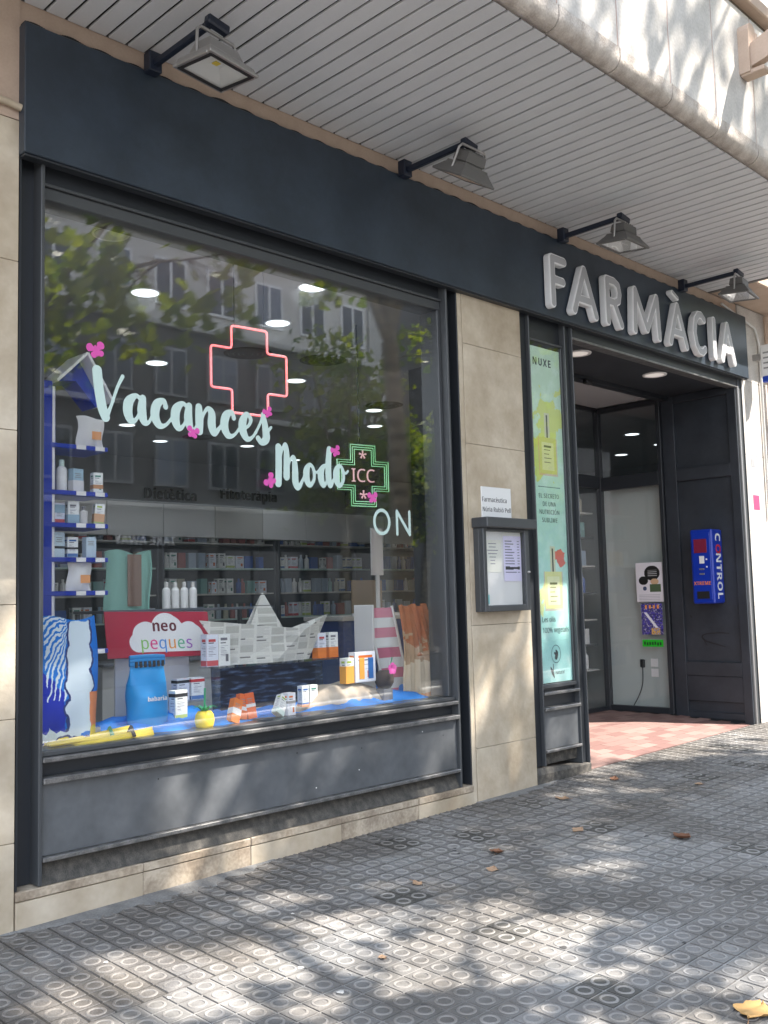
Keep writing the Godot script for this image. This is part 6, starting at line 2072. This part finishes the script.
func paper_boat() -> void:
	var im := Image.create(256, 256, false, Image.FORMAT_RGB8)
	im.fill(Color(0.82, 0.82, 0.79))
	var r := RandomNumberGenerator.new()
	r.seed = 21
	for col in 4:
		var x0 := 6 + col * 63
		var y := 6
		while y < 248:
			if r.randf() < 0.10:
				im.fill_rect(Rect2i(x0, y, 54, 26), Color(0.70, 0.70, 0.67))
				y += 32
			elif r.randf() < 0.10:
				im.fill_rect(Rect2i(x0, y, r.randi_range(26, 52), 5), Color(0.46, 0.46, 0.45))
				y += 10
			else:
				im.fill_rect(Rect2i(x0, y, 54 if r.randf() < 0.85 else 30, 1), Color(0.68, 0.68, 0.66))
				y += 3
	var m := printed(im, 0.9)
	m.cull_mode = BaseMaterial3D.CULL_DISABLED
	var b := thing("paper_boat", "large paper boat folded from newspaper on the clear shelf", "paper boat", Vector3(3.5, 1.162, -0.36))
	var z := -0.36
	var y0 := 1.166
	var bowL := Vector3(3.035, 1.415, z)
	var bowR := Vector3(3.955, 1.425, z)
	var keelL := Vector3(3.235, y0, z)
	var keelR := Vector3(3.80, y0, z)
	for s in [1.0, -1.0]:
		var mid := Vector3(3.715, 1.345, z + s * 0.075)
		var lowm := Vector3(3.50, y0, z + s * 0.060)
		var q := MB.new()
		var o := Vector3(0, 0.15, s)
		var f := func(a: Vector3, c: Vector3, d: Vector3):
			var nn := (c - a).cross(d - a).normalized()
			if nn.dot(o) < 0: nn = -nn
			var uvv := func(p: Vector3) -> Vector2: return Vector2((p.x - 3.0) * 2.6, (1.6 - p.y) * 2.6)
			q.tri(a, c, d, nn, nn, nn, uvv.call(a), uvv.call(c), uvv.call(d))
		f.call(bowL, mid, keelL)
		f.call(mid, keelL, lowm)
		f.call(bowR, mid, keelR)
		f.call(mid, keelR, lowm)
		part(b, "side", q, m)
		var cuff := MB.new()
		q = cuff
		f.call(bowL + Vector3(0, -0.004, s * 0.004), mid + Vector3(0, -0.012, s * 0.005), mid + Vector3(-0.03, -0.10, s * 0.002))
		part(b, "fold", cuff, m)
	var sail := MB.new()
	for s in [1.0, -1.0]:
		var nn := Vector3(0, 0.1, s).normalized()
		sail.tri(Vector3(3.315, 1.30, z + s * 0.03), Vector3(3.625, 1.30, z + s * 0.03), Vector3(3.463, 1.562, z + s * 0.004), nn, nn, nn, Vector2(0.1, 1), Vector2(0.6, 1), Vector2(0.35, 0.2))
	part(b, "sail", sail, m)

func neon_cross() -> void:
	var z := -0.35
	var n := thing("neon_cross", "red neon outline cross hanging in the window behind Vacances", "neon sign", Vector3(3.39, 2.82, z))
	var cx := 3.39
	var cy := 2.82
	var a := 0.25
	var b := 0.118
	var base := [Vector2(-b, a), Vector2(b, a), Vector2(b, b), Vector2(a, b), Vector2(a, -b), Vector2(b, -b), Vector2(b, -a), Vector2(-b, -a), Vector2(-b, -b), Vector2(-a, -b), Vector2(-a, b), Vector2(-b, b)]
	var pts: Array = []
	for k in base.size():
		var p: Vector2 = base[k]
		var q: Vector2 = base[(k + 1) % base.size()]
		var o: Vector2 = base[(k - 1 + base.size()) % base.size()]
		for f in [p + (o - p).normalized() * 0.014, p + (o - p).normalized() * 0.004 + (q - p).normalized() * 0.004, p + (q - p).normalized() * 0.014]:
			pts.append(Vector3(cx + f.x * 1.0, cy + f.y, z + f.x * 0.10))
	var tb := MB.new()
	tb.tube(pts, 0.0068, 8, true)
	part(n, "neon_tube", tb, M.neon)
	for s in [-1, 1]:
		var w := MB.new()
		w.tube([Vector3(cx + s * b * 0.9, cy + a, z), Vector3(cx + s * b * 0.9, 3.438, z)], 0.0018, 5)
		part(n, "wire", w, M.ink)
	var om := OmniLight3D.new()
	om.name = "neon_light"
	n.add_child(om)
	om.position = Vector3(0, 0, 0.02)
	om.light_color = Color(1.0, 0.16, 0.12)
	om.light_energy = 0.004
	om.light_size = 0.2
	om.shadow_enabled = true

func led_cross() -> void:
	var z := -0.80
	var cx := 4.70
	var cy := 2.36
	var t := thing("led_cross", "green and red led cross sign hanging behind the word Modo", "led sign", Vector3(cx, cy, z))
	var a := 0.225
	var b := 0.115
	var poly := PackedVector2Array([Vector2(-b, a), Vector2(b, a), Vector2(b, b), Vector2(a, b), Vector2(a, -b), Vector2(b, -b), Vector2(b, -a), Vector2(-b, -a), Vector2(-b, -b), Vector2(-a, -b), Vector2(-a, b), Vector2(-b, b)])
	var xf := T(Vector3(cx, cy, z), Vector3(0, -10, 0))
	var body := MB.new()
	body.prism(xf, poly, -0.06, 0.0)
	part(t, "casing", body, M.black)
	for k in 3:
		var s := 1.0 - k * 0.10
		var loop: Array = []
		for q in poly.size():
			var p: Vector2 = poly[q]
			var e: Vector2 = poly[(q + 1) % poly.size()]
			var ins := 0.012 + k * 0.016
			var P := Vector2(p.x - signf(p.x) * ins, p.y - signf(p.y) * ins)
			var E := Vector2(e.x - signf(e.x) * ins, e.y - signf(e.y) * ins)
			loop.append(xf * Vector3(P.x, P.y, 0.006))
		var m := MB.new()
		m.tube(loop, 0.0032, 6, true)
		part(t, "green_led_row", m, M.led_green)
	lettering(t, "red_led_digits", "ICC", 0.13, xf * T(Vector3(0.0, 0.0, 0.003)), M.led_red, false, 0.003)
	lettering(t, "red_led_digits", "*", 0.13, xf * T(Vector3(0.0, 0.125, 0.003)), M.led_red, false, 0.003)
	lettering(t, "red_led_digits", "*", 0.13, xf * T(Vector3(0.0, -0.155, 0.003)), M.led_red, false, 0.003)
	var rod := MB.new()
	rod.tube([Vector3(cx, cy + a, z - 0.03), Vector3(cx, 3.438, z - 0.03)], 0.006, 6)
	part(t, "rod", rod, M.black)

func display_tower() -> void:
	var x0 := 2.06
	var x1 := 2.455
	var zf := -0.28
	var zb := -0.52
	var t := thing("display_tower", "tall blue and white display tower with a gabled top at the window's left", "display stand", Vector3(2.26, SHELF_Y, -0.4))
	cuboid(t, "back_panel", Vector3(x0, SHELF_Y, zb - 0.02), Vector3(2.30, 2.62, zb), M.royal, 0.003)
	for k in 3:
		cuboid(t, "white_stripe", Vector3(x0 + 0.005 + k * 0.095, SHELF_Y + 0.02, zb + 0.0005), Vector3(x0 + 0.045 + k * 0.095, 2.60, zb + 0.004), M.white)
	cuboid(t, "side_panel", Vector3(x0 - 0.012, SHELF_Y, zb), Vector3(x0, 2.55, zf), M.royal, 0.003)
	cuboid(t, "upright", Vector3(2.085, SHELF_Y, zf - 0.05), Vector3(2.165, 2.58, zf - 0.001), M.royal, 0.004)
	cuboid(t, "white_stripe", Vector3(2.166, SHELF_Y, zf - 0.045), Vector3(2.186, 2.56, zf - 0.02), M.white, 0.002)
	var gable := MB.new()
	gable.prism(at(0, 0, zb + 0.005), PackedVector2Array([Vector2(2.20, 2.60), Vector2(2.345, 2.735), Vector2(2.47, 2.53), Vector2(2.44, 2.50), Vector2(2.33, 2.62)]), 0.0, 0.14)
	part(t, "gable", gable, M.royal)
	for q in [[Vector3(2.185, 2.585, -0.375), Vector3(2.345, 2.745, -0.375)], [Vector3(2.345, 2.745, -0.375), Vector3(2.485, 2.515, -0.375)]]:
		var bar := MB.new()
		var d: Vector3 = q[1] - q[0]
		bar.box(Transform3D(Basis(d.normalized(), Vector3(0, 0, 1), d.normalized().cross(Vector3(0, 0, 1))), (q[0] + q[1]) / 2), Vector3(d.length(), 0.20, 0.014), 0.002)
		part(t, "roof_board", bar, M.white)
	var ys := [2.285, 2.06, 1.905, 1.74, 1.58, 1.30]
	for y in ys:
		var s := cuboid(t, "shelf", Vector3(x0, y - 0.022, zb + 0.005), Vector3(x1, y, zf), M.royal, 0.003)
		for k in 2:
			cuboid(s, "white_check", Vector3(2.285 + k * 0.10, y - 0.0215, zf + 0.0005), Vector3(2.335 + k * 0.10, y - 0.001, zf + 0.0025), M.white)
	# products standing on it
	pouch("white printed pouch on the tower's top shelf", Vector3(2.39, 2.287, -0.34), 0.15, 0.15)
	pouch("white printed pouch on the tower's lowest open shelf", Vector3(2.33, 1.582, -0.34), 0.13, 0.145)
	var g := "small products on the display tower"
	bottle("white spray bottle on the tower's second shelf", Vector3(2.25, 2.062, -0.36), 0.026, 0.155, M.white, M.mint, g)
	carton("pale blue carton on the tower's second shelf", Vector3(2.325, 2.062, -0.36), Vector3(0.06, 0.115, 0.04), Vector3(0, 10, 0), mat(0.35, 0.52, 0.62, 0.5), M.paper, 0.0, 0.5, "product_box", g)
	carton("cream windowed carton at the second shelf's right end", Vector3(2.425, 2.062, -0.34), Vector3(0.05, 0.10, 0.04), Vector3(0, -6, 0), M.paper, mat(0.5, 0.25, 0.12, 0.5), 0.2, 0.4, "product_box", g)
	carton("blue-white carton at the left of the third shelf", Vector3(2.235, 1.907, -0.37), Vector3(0.055, 0.10, 0.04), Vector3(0, 6, 0), M.paper, mat(0.3, 0.45, 0.55, 0.5), 0.5, 0.9, "product_box", g)
	carton("blue-white carton in the middle of the third shelf", Vector3(2.30, 1.907, -0.35), Vector3(0.058, 0.108, 0.04), Vector3(0, -5, 0), M.white, mat(0.3, 0.45, 0.55, 0.5), 0.0, 0.4, "product_box", g)
	bottle("small grey bottle on the third shelf", Vector3(2.355, 1.907, -0.34), 0.02, 0.085, M.off_white, M.grey, g)
	carton("slanted carton at the third shelf's right end", Vector3(2.425, 1.907, -0.33), Vector3(0.05, 0.10, 0.04), Vector3(0, -12, -5), M.paper, mat(0.6, 0.35, 0.2, 0.5), 0.1, 0.5, "product_box", g)
	carton("tall pale carton at the left of the fourth shelf", Vector3(2.235, 1.742, -0.37), Vector3(0.055, 0.122, 0.04), Vector3(0, 4, 0), mat(0.55, 0.68, 0.74, 0.5), M.ink, 0.35, 0.45, "product_box", g)
	carton("pale carton in the middle of the fourth shelf", Vector3(2.30, 1.742, -0.36), Vector3(0.055, 0.10, 0.04), Vector3(0, -3, 0), M.paper, M.ink, 0.4, 0.5, "product_box", g)
	carton("pale blue carton at the right of the fourth shelf", Vector3(2.385, 1.742, -0.34), Vector3(0.055, 0.10, 0.04), Vector3(0, 3, 0), mat(0.5, 0.62, 0.7, 0.5), null, 0.0, 0.4, "product_box", g)

func pouch(label: String, o: Vector3, w: float, h: float) -> void:
	var t := thing("product_pouch", label, "pouch", o, "printed pouches on the tower")
	var b := MB.new()
	for s in [1.0, -1.0]:
		b.sheet(func(u: float, v: float):
			var bulge := 0.026 * sin(clampf(u, 0.02, 0.98) * PI) * sin(clampf(v * 0.75 + 0.12, 0, 1) * PI)
			var wv := w * (1.0 - 0.10 * sin(v * PI)) * (u - 0.5)
			return o + Vector3(wv + 0.006 * sin(v * 6.0), h * (1.0 - v) + 0.006 * sin(u * 6.0) * (1.0 - v), s * bulge), 14, 12, 0.0, Vector3(0, 0, s))
	part(t, "bag", b, M.paper)
	var p := MB.new()
	p.sheet(func(u: float, v: float): return o + Vector3(lerpf(-0.005, 0.045, u), h * lerpf(0.52, 0.25, v), 0.0285), 4, 4, 0.0)
	part(t, "orange_print", p, mat(0.80, 0.36, 0.14, 0.6))

func bottle(label: String, o: Vector3, r: float, h: float, m: Material, cap: Material, group: String) -> void:
	var t := thing("product_bottle", label, "bottle", o, group)
	var b := MB.new()
	b.lathe(at(o.x, o.y, o.z), [Vector2(0, 0), Vector2(r * 0.92, 0), Vector2(r, 0.004), Vector2(r, h * 0.66), Vector2(r * 0.85, h * 0.74), Vector2(r * 0.45, h * 0.80)], 16)
	part(t, "body", b, m)
	var c := MB.new()
	c.lathe(at(o.x, o.y + h * 0.78, o.z), [Vector2(r * 0.5, 0), Vector2(r * 0.5, h * 0.20), Vector2(r * 0.4, h * 0.22), Vector2(0, h * 0.22)], 14)
	part(t, "cap", c, cap)

# ------------------------------------------------------------------ shelving deeper in the shop
const NTH := ["first", "second", "third", "fourth", "fifth", "sixth", "seventh", "eighth", "ninth", "tenth", "eleventh", "twelfth", "thirteenth", "fourteenth", "fifteenth", "sixteenth", "seventeenth", "eighteenth", "nineteenth", "twentieth"]

func build_shelves() -> void:
	var tint := ["white", "off-white", "slate blue", "dark blue", "pale blue", "sea green", "sand", "dark red"]
	var level := ["", "", "lowest", "second", "third", "top"]
	var r := RandomNumberGenerator.new()
	r.seed = 88
	var zb := ROOM_BACK + 0.004
	var units := [[5.0, 6.85, "far-left"], [6.9, 8.75, "centre-left"], [8.8, 10.65, "centre-right"], [10.7, 12.55, "far-right"]]
	var mats := [M.white, M.paper, mat(0.30, 0.42, 0.52, 0.5), mat(0.05, 0.12, 0.38, 0.5), mat(0.40, 0.48, 0.58, 0.5), mat(0.22, 0.40, 0.38, 0.5), mat(0.5, 0.46, 0.36, 0.5), mat(0.40, 0.14, 0.13, 0.5)]
	var boxes: Array = []
	for s in [Vector3(0.11, 0.20, 0.10), Vector3(0.08, 0.16, 0.08), Vector3(0.14, 0.17, 0.10)]:
		boxes.append(box_mesh(s, 0.003))
	var bt := MB.new()
	bt.lathe(Transform3D(), [Vector2(0, -0.1), Vector2(0.036, -0.1), Vector2(0.036, 0.04), Vector2(0.015, 0.06), Vector2(0.015, 0.10), Vector2(0, 0.10)], 10)
	var bottle_mesh := bt.mesh()
	for u in units:
		var t := thing("wall_shelving", "dark product shelving on the shop's back wall, %s" % u[2], "shelving", Vector3((u[0] + u[1]) / 2, FLOOR_IN, zb), "product shelving on the back wall")
		cuboid(t, "back", Vector3(u[0], FLOOR_IN, zb), Vector3(u[1], 2.375, zb + 0.03), M.dark_shelf)
		for x in [u[0], u[1] - 0.03]:
			cuboid(t, "upright", Vector3(x, FLOOR_IN, zb + 0.031), Vector3(x + 0.03, 2.375, zb + 0.38), M.dark_shelf, 0.003)
		for k in 6:
			var y := 0.62 + k * 0.34
			cuboid(t, "shelf", Vector3(u[0] + 0.031, y - 0.02, zb + 0.031), Vector3(u[1] - 0.031, y, zb + 0.36), M.off_white if k % 2 else M.mint, 0.002)
			if k < 2: continue
			var x: float = u[0] + 0.10
			var nth := 0
			while x < u[1] - 0.10:
				var kind := r.randi() % 4
				var mi := [0, 1, 2, 3, 4, 5, 6, 0, 3, 4, 1, 7][r.randi() % 12] as int
				var m: Material = mats[mi]
				var where := "%s on %s shelf of %s back-wall unit" % [NTH[nth], level[k], u[2]]
				nth += 1
				if kind == 3:
					var p := place(self, "shelf_bottle", bottle_mesh, m, at(x, y + 0.1005, zb + 0.29 + r.randf_range(-0.02, 0.02)))
					tag(p, "%s bottle, %s" % [tint[mi], where], "bottle", "products on the back-wall shelving")
					x += r.randf_range(0.085, 0.12)
				else:
					var s: Vector3 = [Vector3(0.11, 0.20, 0.10), Vector3(0.08, 0.16, 0.08), Vector3(0.14, 0.17, 0.10)][kind]
					var p := place(self, "shelf_box", boxes[kind], m, at(x, y + s.y / 2 + 0.0005, zb + 0.29 + r.randf_range(-0.02, 0.02), r.randf_range(-0.06, 0.06)))
					if mi < 3: p.material_override = pack_print((mi * 3 + nth) % 12)
					tag(p, "%s packet, %s" % [tint[mi], where], "box", "products on the back-wall shelving")
					x += s.x + r.randf_range(0.02, 0.07)
	# gondola close behind the window with a mint bag and pump bottles
	var g := thing("gondola_shelf", "low white gondola shelf behind the neo peques banner", "shelving", Vector3(3.8, FLOOR_IN, -2.1))
	cuboid(g, "carcass", Vector3(3.35, FLOOR_IN, -2.30), Vector3(4.75, 1.10, -1.95), M.off_white, 0.004)
	for y in [1.12, 1.475]:
		cuboid(g, "shelf", Vector3(3.33, y - 0.02, -2.32), Vector3(4.77, y, -1.90), M.dark_shelf, 0.003)
	for x in [3.34, 4.73]:
		cuboid(g, "upright", Vector3(x, 1.121, -2.31), Vector3(x + 0.025, 1.454, -2.28), M.dark_shelf)
	var mb := MB.new()
	for s in [1.0, -1.0]:
		mb.sheet(func(u: float, v: float):
			var sw := 0.07 * sin(clampf(u, 0.01, 0.99) * PI)
			return Vector3(lerpf(3.44, 3.80, u) + 0.012 * sin(v * 5.0), 1.476 + 0.40 * (1.0 - v) + 0.02 * sin(u * 8.0) * (1.0 - v), -2.08 + s * (sw + 0.008 * sin(u * 17.0))), 20, 12, 0.0, Vector3(0, 0, s))
	var bag := thing("shopping_bag", "mint green bag with a brown strip on the gondola", "bag", Vector3(3.62, 1.475, -2.08))
	part(bag, "bag", mb, mat(0.20, 0.40, 0.34, 0.7))
	var strip := MB.new()
	strip.sheet(func(u: float, v: float): return Vector3(lerpf(3.57, 3.68, u), 1.50 + 0.36 * (1.0 - v), -1.999 + 0.004 * sin(u * 6.0)), 5, 5, 0.002)
	part(bag, "strip", strip, mat(0.20, 0.13, 0.10, 0.7))
	for k in 4:
		bottle(["white pump bottle first in the gondola row", "white pump bottle second in the gondola row", "white pump bottle third in the gondola row", "white pump bottle last in the gondola row"][k], Vector3(3.88 + k * 0.075, 1.476, -2.0), 0.03, 0.19, M.white, M.off_white, "pump bottles on the gondola")
	for k in 3:
		bottle(["pinkish bottle nearest the bag on the lower gondola shelf", "pinkish bottle in the middle of the lower gondola shelf", "pinkish bottle at the right of the lower gondola shelf"][k], Vector3(3.72 + k * 0.085, 1.121, -1.98), 0.035, 0.24, M.off_white, M.red, "bottles on the lower gondola shelf")
	# slim white stand with a header card and a small lit cabinet
	var st := thing("card_stand", "slim white stand with a tall card at the window's right", "display stand", Vector3(6.2, FLOOR_IN, -2.2))
	cuboid(st, "pole", Vector3(6.19, FLOOR_IN, -2.22), Vector3(6.22, 1.72, -2.19), M.white, 0.004)
	cuboid(st, "card", Vector3(6.13, 1.72, -2.215), Vector3(6.28, 2.14, -2.20), M.white, 0.003)
	cuboid(st, "tray", Vector3(6.02, 1.36, -2.36), Vector3(6.40, 1.385, -2.05), M.white, 0.003)
	cuboid(st, "tray_back", Vector3(6.02, 1.386, -2.36), Vector3(6.40, 1.68, -2.345), mat(0.30, 0.22, 0.14, 0.6), 0.003)
	# blue counter deep at the right
	var ct := thing("shop_counter", "blue fronted counter deep at the window's right", "counter", Vector3(7.2, FLOOR_IN, -3.2))
	cuboid(ct, "front", Vector3(6.6, FLOOR_IN, -3.6), Vector3(8.4, 1.30, -3.1), mat(0.01, 0.05, 0.24, 0.4), 0.006)
	cuboid(ct, "top", Vector3(6.55, 1.301, -3.65), Vector3(8.45, 1.345, -3.05), M.off_white, 0.006)
	# shelves seen through the lobby's back pane
	var ls := thing("lobby_shelving", "white product shelving behind the lobby's back pane", "shelving", Vector3(8.4, FLOOR_IN, -1.8))
	cuboid(ls, "back", Vector3(7.9, FLOOR_IN, -1.98), Vector3(8.95, 2.58, -1.96), M.off_white)
	var ly := [0.72, 0.98, 1.24, 1.52, 1.80, 2.10, 2.36]
	var lm := [mat(0.02, 0.16, 0.42, 0.5), M.off_white, M.paper, mat(0.02, 0.14, 0.45, 0.5), mat(0.70, 0.45, 0.05, 0.5), mat(0.12, 0.30, 0.30, 0.5), M.red]
	for k in ly.size():
		cuboid(ls, "shelf", Vector3(7.92, ly[k] - 0.015, -1.955), Vector3(8.94, ly[k], -1.70), M.dark_shelf if k % 2 else M.off_white, 0.002)
		for q in 9:
			var x := 7.99 + q * 0.105
			if k == 2: continue
			var nm := "lobby_bottle" if k % 3 == 0 else "lobby_box"
			var p := place(self, nm, bottle_mesh if k % 3 == 0 else boxes[1], lm[k] if q % 4 else mats[(q + k) % mats.size()], at(x, ly[k] + (0.1005 if k % 3 == 0 else 0.0805), -1.80))
			tag(p, ("bottle" if k % 3 == 0 else "packet") + ", %s from left on the %s lobby shelf behind glass" % [NTH[q], ["lowest", "second", "", "fourth", "fifth", "sixth", "top"][k]], "bottle" if k % 3 == 0 else "box", "products behind the lobby pane")

# ------------------------------------------------------------------ dry leaves on the pavement
func build_leaves() -> void:
	var spots := [[4.095, 0.762, 0.075, "curled dark brown leaf on the old paving below the pillar", true], [4.991, 1.325, 0.10, "large curled brown leaf alone on the clean paving", true], [5.298, 0.332, 0.075, "tan leaf near the foot of the stone pillar", false], [4.732, 0.832, 0.07, "flat tan leaf beside the seam of the two pavings", false], [5.999, 0.284, 0.065, "dark leaf just before the entrance step", true], [3.244, 2.522, 0.13, "big yellow-brown leaf in the lower right corner", false], [6.25, 0.78, 0.06, "small tan leaf out in front of the entrance", false], [3.45, 0.80, 0.05, "small orange leaf on the old paving under the window", false], [3.85, 0.93, 0.06, "pale tan leaf on the seam below the window", false], [2.72, 1.30, 0.035, "tiny reddish leaf in the bright patch of paving", false]]
	var r := RandomNumberGenerator.new()
	r.seed = 55
	for s in spots:
		var m := MB.new()
		var a0 := r.randf() * TAU
		var curl: float = 1.0 if s[4] else 0.45
		var sz: float = s[2]
		var o := Vector3(s[0], gy(s[0], s[1]) + 0.0045, s[1])
		var bs := slope_basis() * Basis(Vector3.UP, a0)
		m.sheet(func(u: float, v: float):
			var lob := 0.62 + 0.38 * absf(sin(v * PI * 2.6 + 0.4))
			var w := sin(clampf(v, 0.04, 0.98) * PI) * lob * 0.55
			var x := (u - 0.5) * 2.0 * w * sz
			var z := (v - 0.5) * sz * 1.25
			var y := curl * (0.55 * x * x / sz + 0.9 * (v - 0.35) * (v - 0.35) * sz * 0.6) + 0.05 * sz * sin(u * 9.0 + v * 7.0)
			return o + bs * Vector3(x, maxf(0.0, y), z), 10, 14, 0.0, Vector3.UP)
		var l := thing("dry_leaf", s[3], "leaf", o, "dry leaves on the pavement")
		part(l, "blade", m, mat(0.16, 0.07, 0.035, 0.8) if s[4] else (mat(0.48, 0.28, 0.10, 0.8) if sz > 0.1 else mat(0.36, 0.23, 0.14, 0.8)))
		var st := MB.new()
		st.tube([o + bs * Vector3(0, 0.003, sz * 0.55), o + bs * Vector3(0.01, 0.006, sz * 0.95)], 0.0014, 5)
		part(l, "stalk", st, mat(0.25, 0.14, 0.07, 0.8))
